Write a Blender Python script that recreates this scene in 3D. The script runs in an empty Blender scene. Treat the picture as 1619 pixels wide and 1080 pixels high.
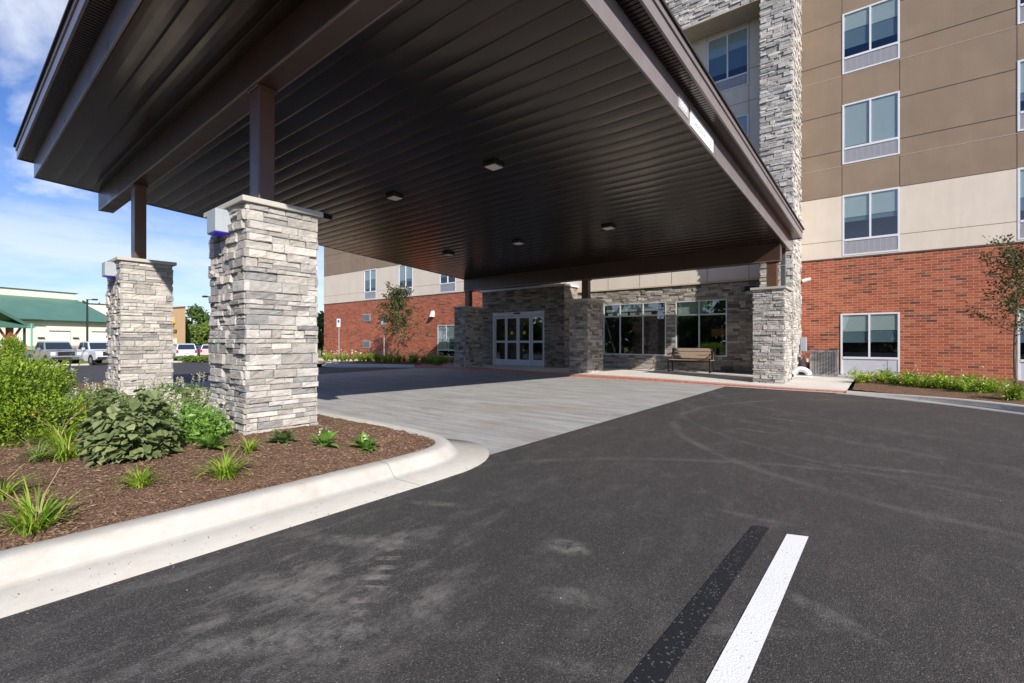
import bpy, math, random
import numpy as np
from mathutils import Vector, Matrix, noise
R = math.radians
rng = random.Random(7)
sc = bpy.context.scene
COL = sc.collection
FL, EYE = 745.0, 1.12
CR = R(-1.37)                      # the canopy stands slightly askew to the hotel front

# ------------------------------------------------------------------ helpers
def rot(x, y, a=CR):
    return (x*math.cos(a)-y*math.sin(a), x*math.sin(a)+y*math.cos(a))

def tag(o, label=None, cat=None, group=None, kind=None):
    if label: o['label'] = label
    if cat: o['category'] = cat
    if group: o['group'] = group
    if kind: o['kind'] = kind
    return o

BASE = {}
def thing(name, label, cat, base, group=None, a=0.0, place=None):
    """Empty at the thing's base; its parts are written in frame coordinates and stored relative to base"""
    o = bpy.data.objects.new(name, None)
    COL.objects.link(o)
    o.empty_display_size = 0.2
    p = place or (rot(base[0], base[1], a) + (base[2],))
    o.location = p; o.rotation_euler = (0, 0, a)
    BASE[o.name] = base
    tag(o, label, cat, group)
    return o

class MB:
    def __init__(s): s.v = []; s.f = []; s.m = []; s.mi = 0
    def face(s, pts, mi=None):
        n = len(s.v); s.v += [tuple(p) for p in pts]; s.f.append(tuple(range(n, n+len(pts)))); s.m.append(s.mi if mi is None else mi)
    def mesh(s, vs, fs, mi=None):
        n = len(s.v); s.v += [tuple(p) for p in vs]
        for f in fs: s.f.append(tuple(i+n for i in f)); s.m.append(s.mi if mi is None else mi)
    def box(s, x0, x1, y0, y1, z0, z1, mi=None):
        v = [(x0,y0,z0),(x1,y0,z0),(x1,y1,z0),(x0,y1,z0),(x0,y0,z1),(x1,y0,z1),(x1,y1,z1),(x0,y1,z1)]
        s.mesh(v, [(0,3,2,1),(4,5,6,7),(0,1,5,4),(1,2,6,5),(2,3,7,6),(3,0,4,7)], mi)
    def bbox(s, x0, x1, y0, y1, z0, z1, b=.01, mi=None):
        """box with chamfered vertical and horizontal edges"""
        vs = []
        for z, i in ((z0, b), (z0+b, 0), (z1-b, 0), (z1, b)):
            c = b if i else 0
            q = [(x0+c+b*(not i)*1, y0+c), (x1-c-b*(not i), y0+c), (x1-c, y0+c+b*(not i)), (x1-c, y1-c-b*(not i)),
                 (x1-c-b*(not i), y1-c), (x0+c+b*(not i), y1-c), (x0+c, y1-c-b*(not i)), (x0+c, y0+c+b*(not i))]
            vs += [(a, d, z) for a, d in q]
        fs = [tuple(range(7, -1, -1)), tuple(range(24, 32))]
        for k in range(3):
            for j in range(8):
                fs.append((k*8+j, k*8+(j+1) % 8, k*8+8+(j+1) % 8, k*8+8+j))
        s.mesh(vs, fs, mi)
    def tube(s, pts, rad, n=8, mi=None, cap=True):
        pts = [Vector(p) for p in pts]
        rad = rad if hasattr(rad, '__len__') else [rad]*len(pts)
        rings = []; up = Vector((0.13, 0.27, 1)).normalized()
        for i, p in enumerate(pts):
            t = (pts[min(i+1, len(pts)-1)] - pts[max(i-1, 0)]).normalized()
            if abs(t.dot(up)) > .97: up = Vector((1, .1, 0)).normalized()
            a = t.cross(up).normalized(); b = t.cross(a)
            up = -b if False else up
            rings.append([p + a*math.cos(k*2*math.pi/n)*rad[i] + b*math.sin(k*2*math.pi/n)*rad[i] for k in range(n)])
        vs = [q for r in rings for q in r]; fs = []
        for i in range(len(pts)-1):
            for k in range(n):
                fs.append((i*n+k, i*n+(k+1) % n, (i+1)*n+(k+1) % n, (i+1)*n+k))
        if cap:
            fs.append(tuple(range(n-1, -1, -1))); fs.append(tuple((len(pts)-1)*n+k for k in range(n)))
        s.mesh(vs, fs, mi)
    def disc(s, c, ax, r0, r1, h, n=20, mi=None):
        """cylinder along axis ax from c, length h, radii r0,r1"""
        ax = Vector(ax).normalized(); c = Vector(c)
        s.tube([c, c+ax*h], [r0, r1], n, mi)
    def prism(s, prof, x0, x1, fn, mi=None):
        """extrude 2D profile between x0 and x1; fn(a,b,x)->point"""
        n = len(prof)
        vs = [fn(a, b, x0) for a, b in prof]+[fn(a, b, x1) for a, b in prof]
        fs = [tuple(range(n)), tuple(range(2*n-1, n-1, -1))]
        for k in range(n): fs.append((k, k+n, (k+1) % n+n, (k+1) % n))
        s.mesh(vs, fs, mi)
    def build(s, name, mats, parent=None, smooth=False, base=None, bevel=None, label=None, xf=None):
        b = Vector(base or (BASE[parent.name] if parent is not None and parent.name in BASE else (0, 0, 0)))
        me = bpy.data.meshes.new(name)
        vv = s.v
        if xf: vv = [xf(p) for p in vv]
        me.from_pydata([(p[0]-b.x, p[1]-b.y, p[2]-b.z) for p in vv], [], s.f)
        for m in (mats if isinstance(mats, (list, tuple)) else [mats]): me.materials.append(m)
        me.polygons.foreach_set('material_index', s.m)
        if smooth: me.polygons.foreach_set('use_smooth', [True]*len(s.f))
        me.validate(); me.update()
        o = bpy.data.objects.new(name, me); COL.objects.link(o)
        if parent is not None:
            o.parent = parent
            BASE[o.name] = tuple(b)
        elif base is not None:
            o.location = base
            BASE[o.name] = tuple(b)
        if bevel:
            md = o.modifiers.new('bevel', 'BEVEL'); md.width = bevel; md.segments = 2; md.limit_method = 'ANGLE'; md.angle_limit = R(35)
        if label: o['label'] = label
        return o

def copy_tree(o, parent=None):
    c = o.copy(); COL.objects.link(c); c.parent = parent
    if parent is None and o.name in BASE: BASE[c.name] = BASE[o.name]
    for ch in list(o.children): copy_tree(ch, c)
    return c

# ------------------------------------------------------------------ materials
class NT:
    def __init__(s, name, kind='mat'):
        if kind == 'mat':
            s.m = bpy.data.materials.new(name); s.m.use_nodes = True; s.t = s.m.node_tree
            s.t.nodes.clear(); s.out = s.n('ShaderNodeOutputMaterial')
        s.tc = None
    def n(s, typ, **kw):
        nd = s.t.nodes.new(typ)
        for k, v in kw.items():
            if k in nd.inputs.keys() and not hasattr(nd, k): s.put(nd.inputs[k], v)
            else: setattr(nd, k, v)
        return nd
    def put(s, sock, v):
        if isinstance(v, bpy.types.NodeSocket): s.t.links.new(v, sock)
        elif isinstance(v, bpy.types.Node): s.t.links.new(v.outputs[0], sock)
        else:
            if hasattr(sock.default_value, '__len__') and not hasattr(v, '__len__'): v = (v, v, v)
            if hasattr(sock.default_value, '__len__') and len(sock.default_value) == 4 and len(v) == 3: v = tuple(v)+(1,)
            sock.default_value = v
    def co(s, which='Object', scale=None, loc=None, rotz=None):
        if s.tc is None: s.tc = s.n('ShaderNodeTexCoord')
        o = s.tc.outputs[which]
        if scale is None and loc is None and rotz is None: return o
        mp = s.n('ShaderNodeMapping'); s.put(mp.inputs['Vector'], o)
        if scale is not None: mp.inputs['Scale'].default_value = scale if hasattr(scale, '__len__') else (scale,)*3
        if loc is not None: mp.inputs['Location'].default_value = loc
        if rotz is not None: mp.inputs['Rotation'].default_value = (0, 0, rotz)
        return mp.outputs[0]
    def noise(s, vec, scale=5, detail=4, rough=.55, dist=0):
        nd = s.n('ShaderNodeTexNoise'); s.put(nd.inputs['Vector'], vec); nd.inputs['Scale'].default_value = scale
        nd.inputs['Detail'].default_value = detail; nd.inputs['Roughness'].default_value = rough; nd.inputs['Distortion'].default_value = dist
        return nd.outputs['Fac']
    def vor(s, vec, scale=5, out='Distance', feature='F1'):
        nd = s.n('ShaderNodeTexVoronoi'); nd.feature = feature; s.put(nd.inputs['Vector'], vec); nd.inputs['Scale'].default_value = scale
        return nd.outputs[out]
    def ramp(s, fac, stops, interp='LINEAR'):
        nd = s.n('ShaderNodeValToRGB'); s.put(nd.inputs[0], fac); cr = nd.color_ramp; cr.interpolation = interp
        while len(cr.elements) < len(stops): cr.elements.new(.5)
        for e, (p, c) in zip(cr.elements, stops):
            e.position = p; e.color = (c, c, c, 1) if not hasattr(c, '__len__') else tuple(c)+(1,)
        return nd.outputs[0]
    def math(s, op, a, b=0, c=0, clamp=False):
        nd = s.n('ShaderNodeMath'); nd.operation = op; nd.use_clamp = clamp
        s.put(nd.inputs[0], a); s.put(nd.inputs[1], b)
        if len(nd.inputs) > 2: s.put(nd.inputs[2], c)
        return nd.outputs[0]
    def mix(s, fac, a, b, mode='MIX'):
        nd = s.n('ShaderNodeMix'); nd.data_type = 'RGBA'; nd.blend_type = mode
        s.put(nd.inputs[0], fac); s.put(nd.inputs[6], a); s.put(nd.inputs[7], b)
        return nd.outputs[2]
    def bump(s, h, strength=.5, dist=.01, normal=None):
        nd = s.n('ShaderNodeBump'); s.put(nd.inputs['Height'], h); nd.inputs['Strength'].default_value = strength; nd.inputs['Distance'].default_value = dist
        if normal is not None: s.put(nd.inputs['Normal'], normal)
        return nd.outputs[0]
    def pr(s, color, rough=.7, metal=0, spec=.5, normal=None, **kw):
        p = s.n('ShaderNodeBsdfPrincipled'); s.put(p.inputs['Base Color'], color); s.put(p.inputs['Roughness'], rough)
        s.put(p.inputs['Metallic'], metal); s.put(p.inputs['Specular IOR Level'], spec)
        if normal is not None: s.put(p.inputs['Normal'], normal)
        for k, v in kw.items(): s.put(p.inputs[k.replace('_', ' ')], v)
        s.t.links.new(p.outputs[0], s.out.inputs[0])
        return p
    def sep(s, vec):
        nd = s.n('ShaderNodeSeparateXYZ'); s.put(nd.inputs[0], vec); return nd.outputs

def simple(name, col, rough=.6, metal=0, spec=.5, var=.12, scale=6, bump=0, **kw):
    t = NT(name); c = t.co()
    f = t.noise(c, scale, 5, .6)
    k = [t_*1 for t_ in col]
    cc = t.ramp(f, [(.25, [x*(1-var) for x in k]), (.75, [x*(1+var) for x in k])])
    nrm = t.bump(t.noise(c, scale*14, 4), bump, .004) if bump else None
    t.pr(cc, rough, metal, spec, nrm, **kw)
    return t.m

def leafmat(name, cols, rough=.5, trans=.35):
    t = NT(name)
    g = t.n('ShaderNodeNewGeometry').outputs['Random Per Island']
    n = len(cols)
    c = t.ramp(g, [(i/(n-1), k) for i, k in enumerate(cols)])
    c2 = t.mix(t.noise(t.co(), 3, 3), c, t.mix(.5, c, (0.9, 0.9, 0.9), 'MULTIPLY'))
    p = t.pr(c2, rough, 0, .4)
    tr = t.n('ShaderNodeBsdfTranslucent'); t.put(tr.inputs[0], t.mix(1, c2, (1.0, 1.15, .55), 'MULTIPLY'))
    mx = t.n('ShaderNodeMixShader'); mx.inputs[0].default_value = trans
    t.t.links.new(p.outputs[0], mx.inputs[1]); t.t.links.new(tr.outputs[0], mx.inputs[2]); t.t.links.new(mx.outputs[0], t.out.inputs[0])
    return t.m

M = {}
# asphalt ---------------------------------------------------------------
def asphalt():
    t = NT('asphalt'); c = t.co()
    fine = t.noise(c, 260, 3, .7)
    ag = t.vor(c, 190, 'Color')
    agr = t.n('ShaderNodeSeparateColor'); t.put(agr.inputs[0], ag)
    base = t.ramp(agr.outputs[0], [(0, (.027, .0247, .0235)), (.6, (.047, .0428, .0400)), (.93, (.070, .0645, .060)), (1, (.14, .13, .125))])
    big = t.noise(c, .55, 4, .6)
    base = t.mix(t.ramp(big, [(.35, 0), (.7, .55)]), base, t.mix(1, base, (1.45, 1.38, 1.34), 'MULTIPLY'))
    # scattered pale stone specks
    sp = t.vor(c, 28, 'Distance'); spn = t.noise(c, 9, 2)
    sm = t.math('MULTIPLY', t.math('LESS_THAN', sp, .085), t.math('GREATER_THAN', spn, .62))
    base = t.mix(t.math('MULTIPLY', sm, .6), base, (.3, .28, .25))
    # dusty scuffs, drawn out along the direction of travel
    x, y, z = t.sep(c)
    d1 = t.noise(t.co(scale=(2.6, 1.1, 1), rotz=R(35)), 2.4, 8, .74, .1)
    m1 = t.ramp(d1, [(.50, 0), (.66, 1)])
    # the scuffs sit in the corner by the kerb
    dx = t.math('ADD', x, 2.3); dy = t.math('SUBTRACT', y, 1.3)
    rr = t.math('SQRT', t.math('ADD', t.math('MULTIPLY', dx, dx), t.math('MULTIPLY', t.math('MULTIPLY', dy, dy), .45)))
    area = t.ramp(rr, [(.0, .9), (.5, .55), (.99, .16)])
    m = t.math('MULTIPLY', t.math('MULTIPLY', m1, area), t.ramp(fine, [(.35, .35), (.65, 1)]))
    base = t.mix(m, base, (.26, .24, .215))
    d2 = t.ramp(t.noise(t.co(scale=(.5, 2.2, 1), rotz=R(-20)), 1.6, 7, .74, .1), [(.58, 0), (.75, .13)])
    base = t.mix(t.math('MULTIPLY', d2, t.ramp(fine, [(.35, .3), (.65, 1)])), base, (.22, .205, .185))
    # ribbed tyre print
    def blob(cx, cy, rx, ry, s, a=0):
        ca, sa = math.cos(a), math.sin(a)
        ax = t.math('SUBTRACT', x, cx); ay = t.math('SUBTRACT', y, cy)
        u = t.math('DIVIDE', t.math('ADD', t.math('MULTIPLY', ax, ca), t.math('MULTIPLY', ay, sa)), rx)
        v = t.math('DIVIDE', t.math('SUBTRACT', t.math('MULTIPLY', ay, ca), t.math('MULTIPLY', ax, sa)), ry)
        r2 = t.math('ADD', t.math('MULTIPLY', u, u), t.math('MULTIPLY', v, v))
        f = t.math('SUBTRACT', 1, r2, clamp=True)
        nn = t.ramp(t.noise(c, 14, 5, .75, .4), [(.38, 0), (.62, 1)])
        return t.math('MULTIPLY', t.math('MULTIPLY', f, nn), s), u
    for (cx, cy, rx, ry, s, a) in ((-1.5, 2.47, .17, .12, .75, 0), (-1.2, 2.0, .2, .10, .45, .3), (-2.55, 1.75, .5, .10, .5, .5), (-2.3, 1.2, .45, .16, .55, .3), (-1.75, 1.1, .22, .3, .3, 0),
                                   (-.2, 2.6, .3, .06, .35, -.5), (-1.2, 8.6, .5, .06, .4, -.3), (.1, 5.9, .5, .10, .35, .1), (-2.0, .95, .5, .12, .6, .9), (-1.7, 1.5, .15, .25, .4, .2), (-2.7, 2.5, .3, .07, .4, .4), (-1.4, 7.3, .3, .05, .35, -.2), (-.9, 1.6, .25, .06, .3, .5), (-.7, 3.7, .3, .05, .3, 0), (-.5, 2.2, .35, .05, .35, .6)):
        b, _ = blob(cx, cy, rx, ry, s, a)
        base = t.mix(b, base, (.25, .235, .21))
    b, u = blob(-2.12, 1.55, .6, .09, .8, R(-52))
    rib = t.math('GREATER_THAN', t.math('SINE', t.math('MULTIPLY', u, 34)), .1)
    base = t.mix(t.math('MULTIPLY', b, rib), base, (.26, .24, .22))
    # curved tyre sweeps on the right
    def arc(cx, cy, r, w, s):
        ax = t.math('SUBTRACT', x, cx); ay = t.math('SUBTRACT', y, cy)
        rad = t.math('SQRT', t.math('ADD', t.math('MULTIPLY', ax, ax), t.math('MULTIPLY', ay, ay)))
        wob = t.math('MULTIPLY', t.math('SUBTRACT', t.noise(c, 1.3, 2), .5), .12)
        dd = t.math('ABSOLUTE', t.math('SUBTRACT', t.math('ADD', rad, wob), r))
        f = t.math('SUBTRACT', 1, t.math('DIVIDE', dd, w), clamp=True)
        g = t.ramp(t.noise(c, 2.2, 5, .7), [(.35, .15), (.65, 1)])
        return t.math('MULTIPLY', t.math('MULTIPLY', f, g), s)
    for a_ in ((1.6, 8.6, 4.3, .10, .30), (.6, 1.2, 4.45, .09, .20), (1.9, 10.2, 5.0, .07, .18), (3.5, 14.5, 8.2, .16, .16), (4.0, 15.5, 8.0, .13, .16)):
        base = t.mix(arc(*a_), base, (.22, .21, .19))
    h = t.math('ADD', t.vor(c, 150, 'Distance'), t.math('MULTIPLY', fine, .6))
    t.pr(base, t.ramp(fine, [(.3, .62), (.7, .85)]), 0, .35, t.bump(h, .55, .006))
    return t.m
M['asphalt'] = asphalt()

def concrete(name, c0, c1, streak=None, joints=None, speck=True, rough=.8, mud=0):
    t = NT(name); c = t.co()
    f = t.noise(c, 1.1, 6, .62); g = t.noise(c, 9, 5, .7)
    col = t.ramp(t.math('ADD', t.math('MULTIPLY', f, .6), t.math('MULTIPLY', g, .4)), [(.32, c0), (.68, c1)])
    if streak:
        s1 = t.noise(t.co(scale=streak, rotz=streak_rot), 1, 7, .74, .3)
        col = t.mix(t.ramp(s1, [(.42, .0), (.72, .7)]), col, [x*1.4 for x in c1])
        s2 = t.noise(t.co(scale=[streak[0]*1.7, streak[1]*.6, 1], rotz=streak_rot+.12, loc=(5, 2, 0)), 1.3, 7, .74, .35)
        col = t.mix(t.ramp(s2, [(.48, 0), (.74, .65)]), col, [x*.6 for x in c0])
        s3 = t.noise(t.co(scale=(.35, .5, 1)), 1, 3, .5)
        col = t.mix(t.ramp(s3, [(.5, 0), (.75, .35)]), col, (.25, .19, .13))
    if speck:
        sp = t.vor(c, 60, 'Distance'); spn = t.noise(c, 4, 3)
        m = t.math('MULTIPLY', t.math('LESS_THAN', sp, .11), t.math('GREATER_THAN', spn, .56))
        col = t.mix(t.math('MULTIPLY', m, .55), col, (.12, .09, .07))
    if mud:
        col = t.mix(t.math('MULTIPLY', t.ramp(t.noise(c, 2.3, 6, .7), [(.5, 0), (.75, 1)]), mud), col, (.33, .24, .15))
    h = t.math('ADD', t.noise(c, 160, 3, .7), t.math('MULTIPLY', t.noise(t.co(scale=(4, 260, 1)), 1, 2), .5))
    t.pr(col, rough, 0, .35, t.bump(h, .25, .004))
    return t.m
streak_rot = R(3)
M['drive'] = concrete('drive_concrete', (.26, .255, .245), (.35, .342, .33), streak=(.5, 5.0, 1), speck=False)
M['kerb'] = concrete('kerb_concrete', (.42, .40, .355), (.55, .525, .475), mud=.40)
M['gutter'] = concrete('gutter_concrete', (.38, .36, .32), (.48, .455, .41), mud=.3)
M['walk'] = concrete('walk_concrete', (.55, .51, .45), (.68, .64, .57))
M['cap'] = concrete('cap_stone', (.40, .375, .32), (.50, .475, .41), speck=False)
M['mortar'] = simple('mortar', (.24, .22, .20), .95, var=.25, bump=.4)

def redpaint():
    t = NT('red_kerb_paint'); c = t.co()
    w = t.ramp(t.noise(c, 14, 6, .75), [(.47, 0), (.66, .55)])
    t.pr(t.mix(w, (.40, .135, .095), (.56, .40, .33)), .7, 0, .35, t.bump(t.noise(c, 90), .2, .004)); return t.m
M['red'] = redpaint()

M['pink'] = simple('sunlit_faded_red_paint', (.60, .36, .28), .75, var=.12, scale=5)  # kerb top: faded red, with the sunlit pink put into the colour
def linepaint(name, c1, c2, thr):
    t = NT(name); c = t.co()
    ag = t.vor(c, 120, 'Color'); a = t.n('ShaderNodeSeparateColor'); t.put(a.inputs[0], ag)
    w = t.math('GREATER_THAN', a.outputs[1], thr)
    h = t.vor(c, 110, 'Distance')
    cc = t.mix(t.noise(c, 3, 4), c1, [x*.88 for x in c1])
    t.pr(t.mix(w, cc, c2), .6, 0, .4, t.bump(h, .3, .004)); return t.m
M['white_line'] = linepaint('white_line_paint', (.80, .80, .78), (.50, .49, .47), .985)
M['black_line'] = linepaint('black_line_paint', (.014, .015, .018), (.085, .085, .095), .93)

def mulch():
    t = NT('mulch'); c = t.co()
    a = t.vor(t.co(scale=(1, 1.6, 1)), 75, 'Color'); s = t.n('ShaderNodeSeparateColor'); t.put(s.inputs[0], a)
    col = t.ramp(s.outputs[0], [(0, (.08, .044, .027)), (.45, (.145, .083, .052)), (.85, (.20, .122, .078)), (1, (.29, .19, .125))])
    col = t.mix(t.ramp(t.noise(c, 2.2, 5, .65), [(.35, 0), (.7, .5)]), col, t.mix(1, col, (1.35, 1.3, 1.25), 'MULTIPLY'))
    h = t.math('ADD', t.vor(c, 75, 'Distance'), t.noise(c, 40, 5, .7))
    t.pr(col, .95, 0, .2, t.bump(h, .7, .012)); return t.m
M['mulch'] = mulch()

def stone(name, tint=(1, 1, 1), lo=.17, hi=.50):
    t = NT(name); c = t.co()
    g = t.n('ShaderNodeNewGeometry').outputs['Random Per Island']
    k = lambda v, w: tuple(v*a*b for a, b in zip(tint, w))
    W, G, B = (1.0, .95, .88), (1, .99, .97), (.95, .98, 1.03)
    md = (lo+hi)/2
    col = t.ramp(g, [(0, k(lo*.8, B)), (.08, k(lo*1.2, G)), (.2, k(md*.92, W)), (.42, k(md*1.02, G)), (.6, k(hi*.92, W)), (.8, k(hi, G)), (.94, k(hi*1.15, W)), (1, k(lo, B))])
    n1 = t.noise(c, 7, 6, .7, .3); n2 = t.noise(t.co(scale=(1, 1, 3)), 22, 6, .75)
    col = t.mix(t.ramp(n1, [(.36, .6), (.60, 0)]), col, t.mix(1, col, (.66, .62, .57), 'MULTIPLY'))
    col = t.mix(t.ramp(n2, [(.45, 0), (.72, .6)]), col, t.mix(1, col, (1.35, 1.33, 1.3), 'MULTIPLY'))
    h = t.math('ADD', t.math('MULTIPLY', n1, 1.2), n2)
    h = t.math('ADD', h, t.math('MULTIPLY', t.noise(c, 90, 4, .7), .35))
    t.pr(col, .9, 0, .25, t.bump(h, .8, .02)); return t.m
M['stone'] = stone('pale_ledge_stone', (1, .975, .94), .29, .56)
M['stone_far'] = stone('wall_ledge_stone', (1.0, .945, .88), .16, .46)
M['stone_tower'] = stone('tower_ledge_stone', (1, .98, .95), .30, .60)

def brick():
    t = NT('red_brick'); c = t.co()
    x, y, z = t.sep(c)
    cv = t.n('ShaderNodeCombineXYZ'); t.put(cv.inputs[0], t.math('ADD', x, y)); t.put(cv.inputs[1], z)
    b = t.n('ShaderNodeTexBrick'); t.put(b.inputs['Vector'], cv.outputs[0])
    b.offset = .5; b.inputs['Scale'].default_value = 1; b.inputs['Brick Width'].default_value = .262; b.inputs['Row Height'].default_value = .0815
    b.inputs['Mortar Size'].default_value = .0060; b.inputs['Mortar Smooth'].default_value = .25; b.inputs['Bias'].default_value = 0
    t.put(b.inputs['Color1'], (0, 0, 0)); t.put(b.inputs['Color2'], (1, 1, 1)); t.put(b.inputs['Mortar'], (.5, .5, .5))
    s = t.n('ShaderNodeSeparateColor'); t.put(s.inputs[0], b.outputs['Color'])
    col = t.ramp(s.outputs[0], [(0, (.075, .046, .034)), (.03, (.15, .07, .045)), (.10, (.29, .080, .042)), (.45, (.365, .097, .050)), (.8, (.43, .125, .064)), (1, (.43, .165, .09))])
    # clusters of darker flashed bricks
    cl = t.noise(t.co(scale=(.9, .9, 2.2)), 1.2, 3, .6)
    col = t.mix(t.math('MULTIPLY', t.ramp(cl, [(.52, 0), (.72, .9)]), t.math('LESS_THAN', s.outputs[0], .22)), col, (.13, .075, .055))
    col = t.mix(t.ramp(t.noise(c, 45, 4, .7), [(.4, 0), (.7, .35)]), col, t.mix(1, col, (.65, .6, .6), 'MULTIPLY'))
    col = t.mix(b.outputs['Fac'], col, (.60, .37, .26))
    h = t.math('SUBTRACT', t.math('MULTIPLY', t.noise(c, 120, 3), .25), b.outputs['Fac'])
    t.pr(col, .85, 0, .3, t.bump(h, .8, .008)); return t.m
M['brick'] = brick()

def stucco(name, col, var=.06):
    t = NT(name); c = t.co()
    f = t.noise(c, .8, 6, .65); st = t.noise(t.co(scale=(3.5, 3.5, .35)), 1, 5, .6)
    a = t.ramp(f, [(.3, [x*(1-var) for x in col]), (.7, [x*(1+var) for x in col])])
    a = t.mix(t.ramp(st, [(.45, 0), (.75, .45)]), a, [x*.86 for x in col])
    t.pr(a, .9, 0, .25, t.bump(t.noise(c, 150, 3, .7), .35, .004)); return t.m
M['cream'] = stucco('cream_stucco', (.70, .61, .50))
M['cream2'] = stucco('warm_white_stucco', (.68, .61, .51))
M['taupe'] = stucco('taupe_stucco', (.275, .205, .145), .12)
M['joint_dark'] = simple('stucco_joint', (.10, .08, .06), .9)
M['joint_light'] = simple('pale_stucco_joint', (.52, .43, .33), .9)  # paler stucco tone for reveals, drip and portal soffit

def panelmetal(name, col, rough=.3, coat=.4, metal=0):
    t = NT(name); c = t.co()
    f = t.noise(t.co(scale=(1, 1, 1)), 1.6, 4, .55)
    r = t.ramp(f, [(.3, rough*.85), (.7, rough*1.25)])
    h = t.noise(c, 2.2, 3, .5)
    cc = t.ramp(t.noise(c, 3, 5, .6), [(.3, [x*.9 for x in col]), (.7, [x*1.1 for x in col])])
    t.pr(cc, r, metal, .46 if name == 'dark_bronze_soffit' else .5, None if name == 'dark_bronze_soffit' else t.bump(h, .02, .02), Specular_Tint=(1, .80, .66, 1) if name == 'dark_bronze_soffit' else (1, 1, 1, 1), Coat_Weight=coat, Coat_Roughness=.16); return t.m
M['soffit'] = panelmetal('dark_bronze_soffit', (.014, .009, .0065), .22, .16)
M['beam'] = panelmetal('brown_beam_metal', (.055, .029, .018), .40, .10)
M['fascia'] = panelmetal('bronze_fascia_metal', (.215, .185, .188), .30, .35)
M['post'] = panelmetal('brown_post_metal', (.105, .052, .032), .36, .08)
M['trim'] = panelmetal('bright_arris_trim', (.16, .11, .085), .3, .4)
M['shingle'] = simple('roof_shingle', (.03, .027, .025), .95, var=.4, scale=30, bump=.6)
M['black'] = simple('black_metal', (.014, .014, .015), .45, var=.1)
M['lens'] = simple('frosted_lens', (.62, .60, .56), .35, var=.04)
M['alu'] = simple('white_aluminium', (.70, .71, .74), .42, var=.04, spec=.5)
M['frame2'] = simple('silver_frame', (.60, .62, .63), .38, metal=.3, var=.05)
M['panel'] = simple('light_grey_panel', (.52, .53, .57), .55, var=.05)
M['boxgrey'] = simple('grey_enclosure_paint', (.34, .375, .40), .5, var=.05)
M['galv'] = simple('galvanised_steel', (.45, .46, .47), .45, metal=.6, var=.1)
M['whitepl'] = simple('white_plastic', (.80, .80, .78), .4, var=.03)
M['slat_tan'] = simple('tan_bench_slat', (.29, .215, .15), .7, var=.12, scale=12)
M['condenser'] = simple('condenser_paint', (.36, .34, .31), .55, var=.06)
M['copper'] = simple('copper_pipe', (.30, .11, .05), .4, metal=.6)
M['sign_white'] = simple('sign_white', (.84, .84, .84), .45, var=.02)
M['sign_grey'] = simple('sign_grey_letter', (.35, .36, .36), .5, var=.02)
M['sign_blue'] = simple('sign_blue', (.02, .12, .42), .45, var=.02)
M['yellow'] = simple('yellow_sticker', (.75, .55, .02), .5, var=.03)
M['blind'] = simple('roller_blind', (.37, .425, .41), .8, var=.03)
M['sheer'] = simple('sheer_blind', (.10, .155, .18), .8, var=.04)
M['room'] = simple('dark_room', (.022, .022, .024), .9, var=.3)
M['roomwall'] = simple('lobby_wall', (.10, .08, .06), .85, var=.2, scale=1)
M['bark'] = simple('bark', (.16, .11, .08), .9, var=.3, scale=20, bump=.5)
def grille():
    t = NT('louvre_grille'); c = t.co(); x, y, z = t.sep(c)
    w = t.math('FRACT', t.math('MULTIPLY', z, 42))
    w2 = t.math('FRACT', t.math('MULTIPLY', x, 6.5))
    col = t.mix(t.math('LESS_THAN', w, .42), (.42, .42, .46), (.17, .17, .19))
    col = t.mix(t.math('LESS_THAN', w2, .06), col, (.46, .46, .5))
    t.pr(col, .5, .1, .4, t.bump(w, .5, .008)); return t.m
M['grille'] = grille()
def glass(name, tint=(.8, .88, .88), base=.10):
    t = NT(name)
    fr = t.n('ShaderNodeLayerWeight'); fr.inputs[0].default_value = .5
    c = t.co(); nrm = t.bump(t.noise(c, .9, 2), .035, .05)
    gl = t.n('ShaderNodeBsdfGlossy'); gl.inputs['Roughness'].default_value = .015; t.put(gl.inputs['Normal'], nrm); gl.inputs[0].default_value = (.9, .95, 1, 1)
    tr = t.n('ShaderNodeBsdfTransparent'); tr.inputs[0].default_value = tint+(1,)
    mx = t.n('ShaderNodeMixShader'); t.put(mx.inputs[0], t.math('ADD', t.math('MULTIPLY', t.math('POWER', fr.outputs['Facing'], 4.5), .8), base, clamp=True))
    t.t.links.new(tr.outputs[0], mx.inputs[1]); t.t.links.new(gl.outputs[0], mx.inputs[2]); t.t.links.new(mx.outputs[0], t.out.inputs[0])
    return t.m
M['glass'] = glass('window_glass', (.86, .91, .91), .11)
M['glass_dark'] = glass('tinted_glass', (.80, .84, .84), .21)
M['carglass'] = simple('car_glass', (.02, .03, .045), .06, spec=.8, var=.05)

# ------------------------------------------------------------------ world, sun, camera
SUN = Vector((-2.15, .93, -1.44)).normalized()
w = bpy.data.worlds.new("World"); sc.world = w; w.use_nodes = True
T = NT('w', 'world'); T.t = w.node_tree; T.t.nodes.clear()
wo = T.n('ShaderNodeOutputWorld'); bg = T.n('ShaderNodeBackground')
sky = T.n('ShaderNodeTexSky'); sky.sky_type = 'NISHITA'; sky.sun_disc = False
sky.sun_elevation = math.asin(-SUN.z); sky.sun_rotation = math.atan2(-SUN.x, -SUN.y)
sky.air_density = 1.0; sky.dust_density = .25; sky.ozone_density = 2.2; sky.altitude = 100
tc = T.n('ShaderNodeTexCoord'); T.tc = tc
x, y, z = T.sep(tc.outputs['Generated'])
zz = T.math('ADD', T.math('MAXIMUM', z, 0), .30)
cv = T.n('ShaderNodeCombineXYZ'); T.put(cv.inputs[0], T.math('DIVIDE', x, zz)); T.put(cv.inputs[1], T.math('DIVIDE', y, zz))
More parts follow.
